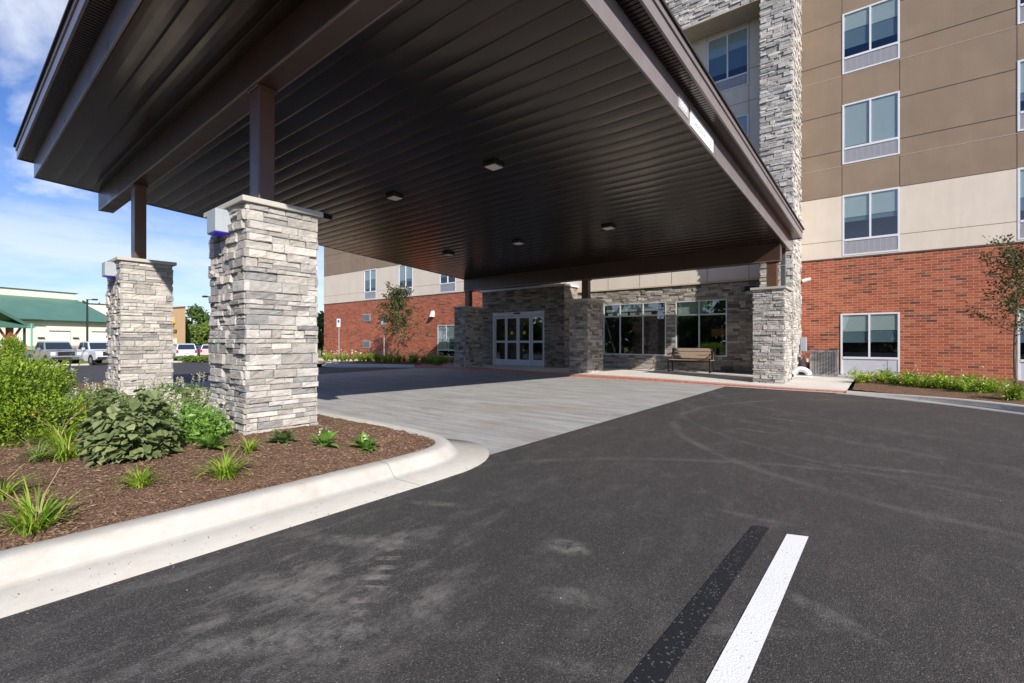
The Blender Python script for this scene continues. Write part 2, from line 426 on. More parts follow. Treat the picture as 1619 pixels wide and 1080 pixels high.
mp = T.n('ShaderNodeMapping'); T.put(mp.inputs[0], cv.outputs[0]); mp.inputs['Scale'].default_value = (1.9, 2.4, 1); mp.inputs['Location'].default_value = (9.5, 3.3, 0); mp.inputs['Rotation'].default_value = (0, 0, .5)
cn = T.noise(mp.outputs[0], .95, 9, .56, .35)
cf = T.ramp(cn, [(.53, 0), (.65, .6), (.80, .95)])
lowb = T.ramp(z, [(.0, .9), (.16, .55), (.30, .0)])
low = T.math('MULTIPLY', lowb, T.ramp(T.noise(T.co('Generated', scale=(3, 3, 14)), 1.3, 6, .6), [(.33, .3), (.6, 1)]))
cf = T.math('MAXIMUM', cf, low)
hz = T.ramp(z, [(0, (9.6, 10.2, 11.0)), (.5, (10.2, 10.6, 11.3))])
skyc = T.mix(1, sky.outputs[0], (.68, .92, 1.42), 'MULTIPLY')
T.put(bg.inputs[0], T.mix(cf, skyc, hz)); bg.inputs[1].default_value = .078
T.t.links.new(bg.outputs[0], wo.inputs[0])

sl = bpy.data.lights.new('sun', 'SUN'); sl.energy = 5.0; sl.angle = R(.55); sl.color = (1, .945, .87)
so = bpy.data.objects.new('sun', sl); COL.objects.link(so); so.rotation_euler = SUN.to_track_quat('-Z', 'Y').to_euler(); so.location = (20, -20, 30)
cam = bpy.data.cameras.new('camera'); cam.sensor_width = 36; cam.lens = FL/1619*36; cam.clip_end = 2000; cam.clip_start = .05
co = bpy.data.objects.new('camera', cam); COL.objects.link(co); co.location = (0, 0, EYE); co.rotation_euler = (R(90), 0, R(38.03)); sc.camera = co
sc.view_settings.view_transform = 'Standard'; sc.view_settings.look = 'None'; sc.view_settings.exposure = .42; sc.view_settings.gamma = 1
sc.cycles.max_bounces = 6; sc.cycles.transparent_max_bounces = 8; sc.cycles.use_denoising = True; sc.cycles.sample_clamp_indirect = 6

def at(px, d, z=None, py=None):
    u = (px-809.5)/FL
    X = (-.6161+u*.7877)*d; Y = (.7877+u*.6161)*d
    return (X, Y, z if z is not None else EYE+(540-py)/FL*d)

def sm(a, b, x):
    t = min(1, max(0, (x-a)/(b-a))); return t*t*(3-2*t)
ZR, ZC = -.13, -.125
def lot(X, Y):
    return ZR-.67*sm(-18, -36, X)

# ------------------------------------------------------------------ ground
g = MB(); xs = list(np.linspace(-900, -100, 9))+list(np.linspace(-80, 0, 21))+list(np.linspace(40, 900, 8)); ys = list(np.linspace(-900, -60, 8))+list(np.linspace(-40, 60, 11))+list(np.linspace(100, 900, 8))
vs = [(X, Y, lot(X, Y)-.03) for X in xs for Y in ys]; ny = len(ys)
g.mesh(vs, [(i*ny+j, (i+1)*ny+j, (i+1)*ny+j+1, i*ny+j+1) for i in range(len(xs)-1) for j in range(ny-1)])
def grassm():
    t = NT('lawn'); c = t.co()
    t.pr(t.mix(t.ramp(t.noise(c, .35, 5, .6), [(.35, 0), (.65, 1)]), (.12, .17, .03), (.22, .22, .06)), .9, 0, .2, t.bump(t.noise(c, 30, 4), .6, .03)); return t.m
M['lawn'] = grassm()
tag(g.build('ground', M['lawn'], smooth=True), kind='structure')
a = MB(); xs = list(np.arange(-50.5, -15, 1.5))+list(np.arange(-15, 46, 3)); ys = list(np.arange(-38, 26.5, 2))
vs = [(X, Y, lot(X, Y)) for X in xs for Y in ys]; ny = len(ys)
a.mesh(vs, [(i*ny+j, (i+1)*ny+j, (i+1)*ny+j+1, i*ny+j+1) for i in range(len(xs)-1) for j in range(ny-1)])
tag(a.build('parking_lot', M['asphalt'], smooth=True), kind='structure')

# concrete drive under the canopy
c = MB()
c.mesh([(-16.4, 4.0, ZC), (-3.38, 3.3, ZC), (-3.38, 14.4, ZC), (-8.7, 14.7, ZC), (-14.4, 15.2, ZC), (-17.2, 14.6, ZC)], [(0, 1, 2, 3, 4, 5)])
drive = c.build('concrete_drive', M['drive']); tag(drive, kind='structure')
jn = MB()
for X in (-7.2, -11.1):
    jn.box(X-.007, X+.007, 4.5, 14.3, ZC-.01, ZC+.0018)
for Y in (7.6, 11.2):
    jn.box(-16.4, -3.39, Y-.007, Y+.007, ZC-.01, ZC+.0022)
jn.build('drive_joint', M['mortar'], drive)

def polyline(pts, step=.12):
    out = []
    for (a_, b_) in zip(pts[:-1], pts[1:]):
        L = math.dist(a_, b_); n = max(1, int(L/step))
        for k in range(n): out.append((a_[0]+(b_[0]-a_[0])*k/n, a_[1]+(b_[1]-a_[1])*k/n))
    out.append(pts[-1]); return out
def chaikin(p, n=3):
    for _ in range(n):
        q = [p[0]]
        for a_, b_ in zip(p[:-1], p[1:]):
            q += [(a_[0]*.75+b_[0]*.25, a_[1]*.75+b_[1]*.25), (a_[0]*.25+b_[0]*.75, a_[1]*.25+b_[1]*.75)]
        q.append(p[-1]); p = q
    return p
def resample(p, n):
    L = [0]
    for a_, b_ in zip(p[:-1], p[1:]): L.append(L[-1]+math.dist(a_, b_))
    out = []; j = 0
    for k in range(n):
        s = L[-1]*k/(n-1)
        while j < len(L)-2 and L[j+1] < s: j += 1
        t = 0 if L[j+1] == L[j] else (s-L[j])/(L[j+1]-L[j])
        out.append((p[j][0]+(p[j+1][0]-p[j][0])*t, p[j][1]+(p[j+1][1]-p[j][1])*t))
    return out
def offset(p, d):
    out = []
    for i in range(len(p)):
        a_ = p[max(i-1, 0)]; b_ = p[min(i+1, len(p)-1)]
        dx, dy = b_[0]-a_[0], b_[1]-a_[1]; L = math.hypot(dx, dy) or 1
        dd = d[i] if hasattr(d, '__len__') else d
        out.append((p[i][0]+dy/L*dd, p[i][1]-dx/L*dd))
    return out

def kerb(name, inner, gut, top=.15, face=.10, z_top=0.0, zr=ZC, mats=None, label=None, gutf=None, zt=None, gap_every=3.0, joint0=1.6):
    """inner = edge against the bed (bed on the left of travel); profile: rounded top, battered face, gutter pan"""
    n = len(inner); gw = gut if hasattr(gut, '__len__') else [gut]*n
    zt = zt or [z_top]*n
    prof = [(-.02, -.06, 0), (0, 0, 0), (top*.75, .002, 0), (top, -.006, 0), (top+.022, -.022, 0)]
    rows = []
    rows.append([(p[0], p[1], zt[i]-.10) for i, p in enumerate(offset(inner, -.01))])
    rows.append([(p[0], p[1], zt[i]-.006) for i, p in enumerate(offset(inner, 0))])
    rows.append([(p[0], p[1], zt[i]) for i, p in enumerate(offset(inner, .012))])
    rows.append([(p[0], p[1], zt[i]) for i, p in enumerate(offset(inner, top*.8))])
    rows.append([(p[0], p[1], zt[i]-.008) for i, p in enumerate(offset(inner, top))])
    rows.append([(p[0], p[1], zt[i]-.028) for i, p in enumerate(offset(inner, top+.022))])
    rows.append([(p[0], p[1], zr+.022) for i, p in enumerate(offset(inner, top+face-.01))])
    rows.append([(p[0], p[1], zr+.004) for i, p in enumerate(offset(inner, top+face+.025))])
    rows.append([(p[0], p[1], zr+.006) for i, p in enumerate(offset(inner, [top+face+.03+w_ for w_ in gw]))])
    rows.append([(p[0], p[1], zr-.06) for i, p in enumerate(offset(inner, [top+face+.035+w_ for w_ in gw]))])
    m = MB(); L = 0; acc = [0]
    for i in range(n-1): acc.append(acc[-1]+math.dist(inner[i], inner[i+1]))
    for r in range(len(rows)-1):
        for i in range(n-1):
            m.face([rows[r][i], rows[r+1][i], rows[r+1][i+1], rows[r][i+1]], 1 if r >= 6 else 0)
    o = m.build(name, mats or [M['kerb'], M['gutter']])
    # weld for smooth shading along the run
    import bmesh
    bm = bmesh.new(); bm.from_mesh(o.data); bmesh.ops.remove_doubles(bm, verts=bm.verts, dist=.0005)
    bmesh.ops.recalc_face_normals(bm, faces=bm.faces)
    for f in bm.faces: f.smooth = True
    bm.to_mesh(o.data); bm.free()
    # control joints
    j = MB(); k = joint0
    while k < acc[-1]:
        i = min(range(n), key=lambda q: abs(acc[q]-k))
        if 0 < i < n-1:
            tx, ty = inner[i+1][0]-inner[i-1][0], inner[i+1][1]-inner[i-1][1]; q = math.hypot(tx, ty); tx, ty = tx/q*.0028, ty/q*.0028
            for r in range(1, 8):
                p, s_ = rows[r][i], rows[r+1][i]
                lift = .0016
                nx, ny_ = (ty/.0028)*lift, (-tx/.0028)*lift
                nx, ny_ = (nx, ny_) if 4 <= r <= 6 else (0, 0)
                j.face([(p[0]-tx+nx, p[1]-ty+ny_, p[2]+lift), (s_[0]-tx+nx, s_[1]-ty+ny_, s_[2]+lift), (s_[0]+tx+nx, s_[1]+ty+ny_, s_[2]+lift), (p[0]+tx+nx, p[1]+ty+ny_, p[2]+lift)])
        k += gap_every
    if j.f: j.build('kerb_joint', M['mortar'], o)
    tag(o, label, None, None, 'structure')
    return o

# near planting bed: kerb straight along X=-3.72, round nose, then along the drive
inn = polyline([(-3.72, -6), (-3.72, 3.05)], .25)+chaikin([(-3.73, 3.15), (-3.76, 3.50), (-3.98, 3.72), (-4.45, 3.84), (-4.95, 3.90)], 3)+polyline([(-5.1, 3.905), (-15.0, 4.15)], .3)+chaikin([(-15.1, 4.15), (-15.9, 4.1), (-16.2, 3.4)], 2)+polyline([(-16.25, 3.2), (-16.4, -6)], .5)
inn = resample(inn, 330)
for _ in range(6): inn = [inn[0]]+[((a_[0]+2*b_[0]+c_[0])/4, (a_[1]+2*b_[1]+c_[1])/4) for a_, b_, c_ in zip(inn[:-2], inn[1:-1], inn[2:])]+[inn[-1]]
gw = []
for p in inn:
    if p[1] < 3.1 and p[0] > -5: gw.append(.31)
    elif p[0] > -4.6: gw.append(.31*(1-sm(-4.0, -4.7, p[0]))+.01)
    else: gw.append(.05)
kerb('kerb', inn, gw, z_top=0.0, gap_every=60.0, joint0=8.72)
BED1 = [(p[0], p[1]) for p in inn]

def inside(p, poly):
    x_, y_ = p; r_ = False; n = len(poly); j = n-1
    for i in range(n):
        xi, yi = poly[i]; xj, yj = poly[j]
        if (yi > y_) != (yj > y_) and x_ < (xj-xi)*(y_-yi)/(yj-yi)+xi: r_ = not r_
        j = i
    return r_
def edged(p, poly):
    return min(math.dist(p, q) for q in poly)
def bed(name, poly, step, zf, lo=None, mat=None, fine=None):
    X0, X1 = min(p[0] for p in poly), max(p[0] for p in poly); Y0, Y1 = min(p[1] for p in poly), max(p[1] for p in poly)
    if lo: X0, X1, Y0, Y1 = max(X0, lo[0]), min(X1, lo[1]), max(Y0, lo[2]), min(Y1, lo[3])
    nx, ny_ = int((X1-X0)/step)+1, int((Y1-Y0)/step)+1
    idx = {}; m = MB(); vs = []; fs = []
    P2 = polyline(poly+[poly[0]], .15)
    for i in range(nx):
        for k in range(ny_):
            p = (X0+i*step, Y0+k*step)
            if inside(p, poly):
                idx[i, k] = len(vs); vs.append((p[0], p[1], zf(p[0], p[1], P2)))
    for i in range(nx-1):
        for k in range(ny_-1):
            q = [idx.get((i, k)), idx.get((i+1, k)), idx.get((i+1, k+1)), idx.get((i, k+1))]
            if None not in q: fs.append(tuple(q))
            elif q.count(None) == 1: fs.append(tuple(v for v in q if v is not None))
    m.mesh(vs, fs); return m.build(name, mat or M['mulch'], smooth=True)
def zbed(X, Y, P2=None):
    e = min(abs(X+3.72) if Y < 3.3 else 9, max(0, 3.95-Y+.0), 3)
    if X > -4.4 and Y > 3: e = min(e, math.hypot(X+3.9, Y-3.5)*.5)
    v = Vector((X, Y, 0))
    return -.022+.075*sm(0, .9, e)+.014*(noise.noise(v*7)) + .010*noise.noise(v*22)+.004*noise.noise(v*60)
big = [(-3.71, -6)]+[(p[0]+.012, p[1]) if p[1] < 3 else p for p in offset(inn, .012) if p[1] > -5.9]+[(-16.4, -6)]
b1 = bed('mulch_bed', big, .035, zbed, lo=(-8.5, 0, -1.2, 9)); tag(b1, kind='structure')
big2 = [p for p in big]
b2 = bed('mulch_bed', big2, .12, lambda X, Y, P: zbed(X, Y)-(.012 if X > -8.3 and Y > -1.0 else 0), lo=(-17, 0, -6, 9)); tag(b2, kind='structure')

# parking marks
ml = MB(); ml.face([(-.525, .2, ZR+.004), (-.405, .2, ZR+.004), (-.362, 3.54, ZR+.004), (-.478, 3.50, ZR+.004)])
tag(ml.build('white_road_marking', M['white_line']), kind='structure')
ml = MB(); ml.face([(-.775, .2, ZR+.004), (-.65, .2, ZR+.004), (-.585, 3.55, ZR+.004), (-.685, 3.52, ZR+.004)])
tag(ml.build('black_road_marking', M['black_line']), kind='structure')

# far sidewalk and kerb --------------------------------------------------
KL = [(-24.0, 19.0), (-23.6, 14.6), (-22.4, 13.1), (-20.6, 13.75), (-19.3, 14.25), (-17.8, 14.8), (-16.2, 15.05), (-14.4, 14.95), (-8.7, 14.42), (-5.2, 14.25), (-1.67, 13.95), (-.65, 13.93)]
def zedge(X): return -.03-.05*sm(-7, -2, X)
def zwalk(X, Y): return zedge(X)*(1-sm(14.0, 16.0, Y))
top_edge = polyline([(-17.6, 14.9), (-16.2, 15.05), (-14.4, 14.95), (-8.7, 14.42), (-5.2, 14.25), (-1.67, 13.95), (-.65, 13.93)], .4)
m = MB(); nrow = 10
for i in range(len(top_edge)-1):
    for k in range(nrow):
        q = []
        for (e, kk) in ((i, k), (i+1, k), (i+1, k+1), (i, k+1)):
            X, Y = top_edge[e]; Yb = 19.3; X2 = X if X < -1.2 else X+(Yb-Y)*.02*kk/nrow
            yy = Y+.22+(Yb-Y-.22)*kk/nrow
            q.append((X2, yy, zwalk(X2, yy)))
        m.face(q)
walk = m.build('sidewalk', M['walk']); tag(walk, kind='structure')
m = MB()
for X in (-3.9, -6.4, -8.9, -11.4, -13.9):
    m.face([(X-.006, 14.7, zwalk(X, 14.7)+.0025), (X+.006, 14.7, zwalk(X, 14.7)+.0025), (X+.006, 18.2, .0025), (X-.006, 18.2, .0025)])
m.build('sidewalk_joint', M['mortar'], walk)
m = MB()
for i in range(len(top_edge)-1):
    (a0, a1), (b0, b1_) = top_edge[i], top_edge[i+1]
    za, zb = zedge(a0), zedge(b0)
    m.face([(a0, a1, za), (b0, b1_, zb), (b0, b1_+.22, zb), (a0, a1+.22, za)])
    m.face([(a0, a1-.02, ZR-.02), (b0, b1_-.02, ZR-.02), (b0, b1_, zb), (a0, a1, za)])
m.box(-.665, -.64, 13.9, 14.3, ZR-.1, -.08)
for i_, f_ in enumerate(m.f): m.m[i_] = 1 if (i_ % 2 == 0 and i_ < len(m.f)-6) else 0
tag(m.build('red_painted_kerb', [M['red'], M['pink']]), kind='structure')
# gutter strip in front of it
m = MB()
for i in range(len(top_edge)-1):
    (a0, a1), (b0, b1_) = top_edge[i], top_edge[i+1]
    m.face([(a0, a1-.20, ZC+.004), (b0, b1_-.20, ZC+.004), (b0, b1_-.015, ZC+.004), (a0, a1-.015, ZC+.004)])
tag(m.build('gutter_strip', M['gutter']), kind='structure')
# right bed and kerb
kr = [(4.6, 4), (4.2, 7.5), (3.4, 10.0), (2.35, 11.9), (1.35, 12.85), (.45, 13.55), (-.2, 13.95), (-.64, 14.15)]
kr = resample(chaikin(kr, 3), 60)
krr = kr[::-1]
kerb('kerb', offset(krr, 0), .27, top=.13, face=.05, z_top=-.04, zr=ZR+.002, zt=[-.08+.07*sm(0, 14, i) for i in range(60)])
BED2 = [(p[0], p[1]) for p in krr]+[(9, 4), (9, 19.3), (-.55, 19.3)]
def zbed2(X, Y, P2=None):
    v = Vector((X, Y, 0)); return -.065+.09*sm(13.4, 17, Y+.5*max(0, X))+.02*noise.noise(v*4)+.012*noise.noise(v*15)
tag(bed('mulch_bed', BED2, .10, zbed2), kind='structure')
# left bed by the wing
lk = resample(chaikin([(-24.3, 17.8), (-24.1, 15.6), (-23.7, 14.0), (-22.3, 13.35), (-20.6, 13.95), (-19.3, 14.45), (-17.7, 15.1)], 3), 50)
kerb('kerb', lk, .12, top=.15, face=.04, z_top=-.0, zr=ZR)
BED3 = lk+[(-15.4, 15.4), (-15.4, 19.3), (-24.3, 19.3)]
tag(bed('mulch_bed', BED3, .2, lambda X, Y, P: .0+.02*noise.noise(Vector((X, Y, 0))*3)), kind='structure')
m = MB(); m.face([(-33, 15.2, -.05), (-24.4, 15.6, -.02), (-24.4, 17.4, -.02), (-33.5, 17.4, -.05)])
m.face([(-33, 15.2, -.3), (-24.4, 15.6, -.3), (-24.4, 15.6, -.02), (-33, 15.2, -.05)])
tag(m.build('side_path', M['walk']), kind='structure')
m = MB(); m.face([(-50, 17.4, -.5), (-33.5, 17.4, -.051), (-24.4, 17.4, -.021), (-24.4, 19.3, 0), (-33.5, 60, -.1), (-50, 60, -.5)])
m.face([(-36, 13.9, -.45), (-24.4, 13.6, -.12), (-24.4, 15.62, -.03), (-33, 15.22, -.06)])
tag(m.build('lawn_strip', simple('dry_grass', (.26, .20, .09), .95, var=.3, scale=2)), kind='structure')
# lot island beyond the drive: kerb line and dirt/grass
m = MB(); zl = -.80
m.box(-51.2, -50.9, -10, 26, zl-.1, zl+.12); m.box(-64, -50.9, -10.3, -10, zl-.1, zl+.12)
tag(m.build('kerb', [M['kerb']]), kind='structure')

# ------------------------------------------------------------------ ledgestone
def ledge(m, O, U, N, W, H, holes=(), seed=0, rowh=(.055, .15), lenr=(.14, .46), out=(.012, .045), detail=1, ext=(0, 0), z0=0):
    """fill a face (origin O, unit U along, unit N outward, size W x H) with split-face stones"""
    r = random.Random(seed); U = Vector(U); N = Vector(N); O = Vector(O); Z = Vector((0, 0, 1))
    rows = []; z = 0; rr = random.Random(seed//10+99)
    while z < H-.02:
        h = rr.uniform(*rowh) if rr.random() < .8 else rowh[0]
        if H-(z+h) < rowh[0]*.8: h = H-z
        rows.append((z, h)); z += h
    for ri, (z, h) in enumerate(rows):
        e0 = ext[0] if (ri % 2 == 0) else 0; e1 = ext[1] if (ri % 2 == 1) else 0
        spans = [(-e0, W+e1)]
        zc = z+z0+h/2
        for (hx0, hx1, hz0, hz1) in holes:
            if hz0 < zc < hz1:
                ns = []
                for (s0, s1) in spans:
                    if hx1 <= s0 or hx0 >= s1: ns.append((s0, s1)); continue
                    if hx0 > s0+.03: ns.append((s0, hx0))
                    if hx1 < s1-.03: ns.append((hx1, s1))
                spans = ns
        for (s0, s1) in spans:
            x_ = s0
            while x_ < s1-.01:
                l = r.uniform(*lenr)
                if s1-(x_+l) < lenr[0]*.7: l = s1-x_
                parts = [(z, h)]
                if h > rowh[1]*.78 and r.random() < .35:
                    k = r.uniform(.4, .6)*h; parts = [(z, k), (z+k, h-k)]
                for (zz_, hh) in parts:
                    o = r.uniform(*out); g_ = .003; jx = r.uniform(-.004, .004)
                    ex, ez = min(.009, l*.2), min(.008, hh*.2)
                    xa, xb, za, zb = x_+g_, x_+l-g_, zz_+g_*.8, zz_+hh-g_*.8
                    nxs = (max(1, round((xb-xa)/.07)) if detail else 1); nzs = 2 if detail and hh > .07 else 1
                    vs = []; fs = []
                    for (px_, pz_) in ((xa, za), (xb, za), (xb, zb), (xa, zb)): vs.append(O+U*px_+Z*pz_-N*.01)
                    for (px_, pz_) in ((xa, za), (xb, za), (xb, zb), (xa, zb)): vs.append(O+U*(px_)+Z*pz_+N*max(.002, o-.007+r.uniform(-.003, .003)))
                    fs += [(0, 1, 5, 4), (1, 2, 6, 5), (2, 3, 7, 6), (3, 0, 4, 7)]
                    b = len(vs); tilt = r.uniform(-.010, .010); tilt2 = r.uniform(-.007, .007)
                    for i in range(nxs+1):
                        for k in range(nzs+1):
                            fx, fz = i/nxs, k/nzs
                            vs.append(O+U*(xa+ex+(xb-xa-2*ex)*fx)+Z*(za+ez+(zb-za-2*ez)*fz)+N*(o+tilt*(fx-.5)+tilt2*(fz-.5)+(r.uniform(-.006, .006) if detail else 0)))
                    for i in range(nxs):
                        for k in range(nzs):
                            q = b+i*(nzs+1)+k; fs.append((q, q+nzs+1, q+nzs+2, q+1))
                    bot = [b+i*(nzs+1) for i in range(nxs+1)]; topv = [b+i*(nzs+1)+nzs for i in range(nxs+1)]
                    lef = [b+k for k in range(nzs+1)]; rig = [b+nxs*(nzs+1)+k for k in range(nzs+1)]
                    fs += [tuple([4, 5]+bot[::-1]), tuple([6, 7]+topv), tuple([5, 6]+rig[::-1]), tuple([7, 4]+lef)]
                    m.mesh(vs, fs)
                x_ += l

def pier(name, label, X0, X1, Y0, Y1, H, seed, det, mat='stone', rough=(.012, .045), zb=-.12):
    t = thing('stone_pier', label, 'stone pier', ((X0+X1)/2, (Y0+Y1)/2, 0), 'stone piers carrying the canopy', CR)
    k = MB(); k.box(X0, X1, Y0, Y1, zb, H)
    k.build('mortar_core', M['mortar'], t)
    s = MB(); W, D = X1-X0, Y1-Y0; e = (.03, .03)
    kw = dict(rowh=(.055, .135) if det else (.06, .14), detail=det, z0=0)
    ledge(s, (X0, Y0, zb), (1, 0, 0), (0, -1, 0), W, H-zb, seed=seed*10, out=rough, ext=e, lenr=(.10, .34), **kw)
    ledge(s, (X1, Y0, zb), (0, 1, 0), (1, 0, 0), D, H-zb, seed=seed*10+1, out=(.008, .042), ext=e, lenr=(.10, .40), **kw)
    ledge(s, (X1, Y1, zb), (-1, 0, 0), (0, 1, 0), W, H-zb, seed=seed*10+2, out=(.01, .03), ext=e, **dict(kw, detail=0))
    ledge(s, (X0, Y1, zb), (0, -1, 0), (-1, 0, 0), D, H-zb, seed=seed*10+3, out=(.01, .03), ext=e, **dict(kw, detail=0))
    s.build('stone_cladding', M[mat], t)
    c = MB(); c.box(X0-.085, X1+.075, Y0-.085, Y1+.075, H, H+.066); c.build('pier_cap', M['cap'], t, bevel=.008)
    return t
pier('p1', 'tall pale stone pier at front, nearest the camera in the mulch bed', -6.895, -5.81, 2.27, 3.08, 2.72, 1, 1, rough=(.015, .065))
pier('p2', 'pale stone pier behind the nearest one, with parked cars behind it', -12.785, -11.70, 2.27, 3.08, 2.70, 2, 1, rough=(.015, .06))
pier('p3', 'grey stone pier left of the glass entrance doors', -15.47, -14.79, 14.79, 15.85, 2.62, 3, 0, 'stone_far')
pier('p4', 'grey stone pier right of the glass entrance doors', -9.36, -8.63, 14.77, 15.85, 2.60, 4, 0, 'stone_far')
pier('p5', 'pale stone pier in front of the stone tower beside the bench', -3.20, -2.45, 14.77, 15.85, 2.58, 5, 1, 'stone', rough=(.015, .05))

# ------------------------------------------------------------------ canopy (frame turned by CR)
SZ = lambda Y: 4.975-.068*Y
cx0, cx1, cy0, cy1 = -15.3, -2.55, 1.42, 16.35
can = thing('entrance_canopy', 'big dark brown metal drive-through canopy roof over the hotel entrance', 'canopy', ((cx0+cx1)/2, (cy0+cy1)/2, 0), None, CR)
s = MB(); bw = .308; Y = cy0+.002; i = 0
while Y < cy1-.01:
    Y1 = min(Y+bw, cy1)
    prof = []
    for (f, dz) in ((0, .005), (.03, .007), (.06, .0015), (.25, -.002), (.5, -.0038), (.75, -.002), (.96, .0025), (1, .005)):
        yy = Y+(Y1-Y)*f; prof.append((yy, SZ(yy)+dz))
    for k in range(len(prof)-1):
        (ya, za), (yb, zb) = prof[k], prof[k+1]
        s.face([(cx0, ya, za), (cx0, yb, zb), (cx1, yb, zb), (cx1, ya, za)])
    Y = Y1
s.build('soffit', M['soffit'], can)
def sl_box(m, X0, X1, Y0, Y1, dz0, dz1, mi=None):
    m.mesh([(X0, Y0, SZ(Y0)+dz0), (X1, Y0, SZ(Y0)+dz0), (X1, Y1, SZ(Y1)+dz0), (X0, Y1, SZ(Y1)+dz0), (X0, Y0, SZ(Y0)+dz1), (X1, Y0, SZ(Y0)+dz1), (X1, Y1, SZ(Y1)+dz1), (X0, Y1, SZ(Y1)+dz1)],
           [(0, 3, 2, 1), (4, 5, 6, 7), (0, 1, 5, 4), (1, 2, 6, 5), (2, 3, 7, 6), (3, 0, 4, 7)], mi)
f = MB(); th = .03
sl_box(f, cx0-th, cx0, cy0-th, cy1+th, -.012, .43); sl_box(f, cx1, cx1+th, cy0-th, cy1+th, -.012, .43)
sl_box(f, cx0, cx1, cy0-th, cy0, -.012, .43); sl_box(f, cx0, cx1, cy1, cy1+th, -.012, .43)
f.build('lower_fascia', M['fascia'], can, bevel=.004)
# lapped seams on the fascia
for Yj in (4.5, 8.75, 12.2):
    q = MB(); sl_box(q, cx1+th, cx1+th+.003, Yj, Yj+.05, -.010, .43); q.build('fascia_seam', M['fascia'], can)
for Xj in (-12.2, -9.1, -6.0):
    q = MB(); q.mesh([(Xj, cy0-th-.003, SZ(cy0)-.01), (Xj+.05, cy0-th-.003, SZ(cy0)-.01), (Xj+.05, cy0-th-.003, SZ(cy0)+.43), (Xj, cy0-th-.003, SZ(cy0)+.43)], [(0, 1, 2, 3)]); q.build('fascia_seam', M['fascia'], can)
oh = .26
o_ = MB()
def ribbed(m, X0, X1, Y0, Y1, along):
    n = int((X1-X0 if along == 'x' else Y1-Y0)/.075)
    for k in range(n):
        if along == 'x':
            a_ = X0+(X1-X0)*k/n; b_ = X0+(X1-X0)*(k+1)/n; c_ = a_+(b_-a_)*.72
            for (p, q_, d) in ((a_, c_, .40), (c_, b_, .412)): m.face([(p, Y0, SZ(Y0)+d), (p, Y1, SZ(Y1)+d), (q_, Y1, SZ(Y1)+d), (q_, Y0, SZ(Y0)+d)])
            m.face([(c_, Y0, SZ(Y0)+.40), (c_, Y1, SZ(Y1)+.40), (c_, Y1, SZ(Y1)+.412), (c_, Y0, SZ(Y0)+.412)])
        else:
            a_ = Y0+(Y1-Y0)*k/n; b_ = Y0+(Y1-Y0)*(k+1)/n; c_ = a_+(b_-a_)*.72
            for (p, q_, d) in ((a_, c_, .40), (c_, b_, .412)): m.face([(X0, p, SZ(p)+d), (X0, q_, SZ(q_)+d), (X1, q_, SZ(q_)+d), (X1, p, SZ(p)+d)])
            m.face([(X0, c_, SZ(c_)+.40), (X1, c_, SZ(c_)+.40), (X1, c_, SZ(c_)+.412), (X0, c_, SZ(c_)+.412)])
ribbed(o_, cx0-th, cx1+th, cy0-oh, cy0-th, 'x'); ribbed(o_, cx0-th, cx1+th, cy1+th, cy1+oh, 'x')
ribbed(o_, cx0-oh, cx0-th, cy0-oh, cy1+oh, 'y'); ribbed(o_, cx1+th, cx1+oh, cy0-oh, cy1+oh, 'y')
o_.build('vented_eave', M['soffit'], can)
f = MB()
def ring(m, o0, o1, z0_, z1_):
    X0, X1, Y0, Y1 = cx0-o0, cx1+o0, cy0-o0, cy1+o0; w_ = o0-o1
    sl_box(m, X0, X0+w_, Y0, Y1, z0_, z1_); sl_box(m, X1-w_, X1, Y0, Y1, z0_, z1_)
    sl_box(m, X0+w_, X1-w_, Y0, Y0+w_, z0_, z1_); sl_box(m, X0+w_, X1-w_, Y1-w_, Y1, z0_, z1_)
ring(f, oh+.025, oh-.01, .385, .56)
f.build('upper_fascia', M['fascia'], can, bevel=.004)
f = MB(); ring(f, oh+.045, oh-.01, .575, .66); f.build('drip_edge', M['fascia'], can, bevel=.003)
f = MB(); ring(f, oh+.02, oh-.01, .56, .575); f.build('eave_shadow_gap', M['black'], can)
f = MB(); sl_box(f, cx0-oh-.075, cx1+oh+.075, cy0-oh-.075, cy1+oh+.075, .66, .70)
xa, xb, ya, yb = cx0-oh-.05, cx1+oh+.05, cy0-oh-.05, cy1+oh+.05; xm = (xa+xb)/2
f.mesh([(xa, ya, SZ(ya)+.70), (xb, ya, SZ(ya)+.70), (xb, yb, SZ(yb)+.70), (xa, yb, SZ(yb)+.70), (xm, ya+3, SZ(ya)+1.6), (xm, yb-3, SZ(yb)+1.6)], [(0, 1, 4), (1, 2, 5, 4), (2, 3, 5), (3, 0, 4, 5)])
f.build('shingle_roof', M['shingle'], can)
for (Ya, Yb, zb) in ((2.51, 2.79, 4.35), (15.17, 15.45, 3.42)):
    b = MB(); X0, X1 = (cx0+.0, cx1-.06)
    b.mesh([(X0, Ya, zb), (X1, Ya, zb), (X1, Yb, zb), (X0, Yb, zb), (X0, Ya, SZ(Ya)+.005), (X1, Ya, SZ(Ya)+.005), (X1, Yb, SZ(Yb)+.005), (X0, Yb, SZ(Yb)+.005)],
           [(0, 3, 2, 1), (4, 5, 6, 7), (0, 1, 5, 4), (1, 2, 6, 5), (2, 3, 7, 6), (3, 0, 4, 7)])
    bo = b.build('beam', M['beam'], can, bevel=.006)
    # trim on lower arrises and end caps; bright edge line put into its colour
    tr = MB(); tr.box(X0-.002, X1+.002, Ya-.004, Ya+.02, zb-.005, zb+.02); tr.box(X0-.002, X1+.002, Yb-.02, Yb+.004, zb-.005, zb+.02)
    tr.build('beam_trim', M['trim'], bo, bevel=.003)
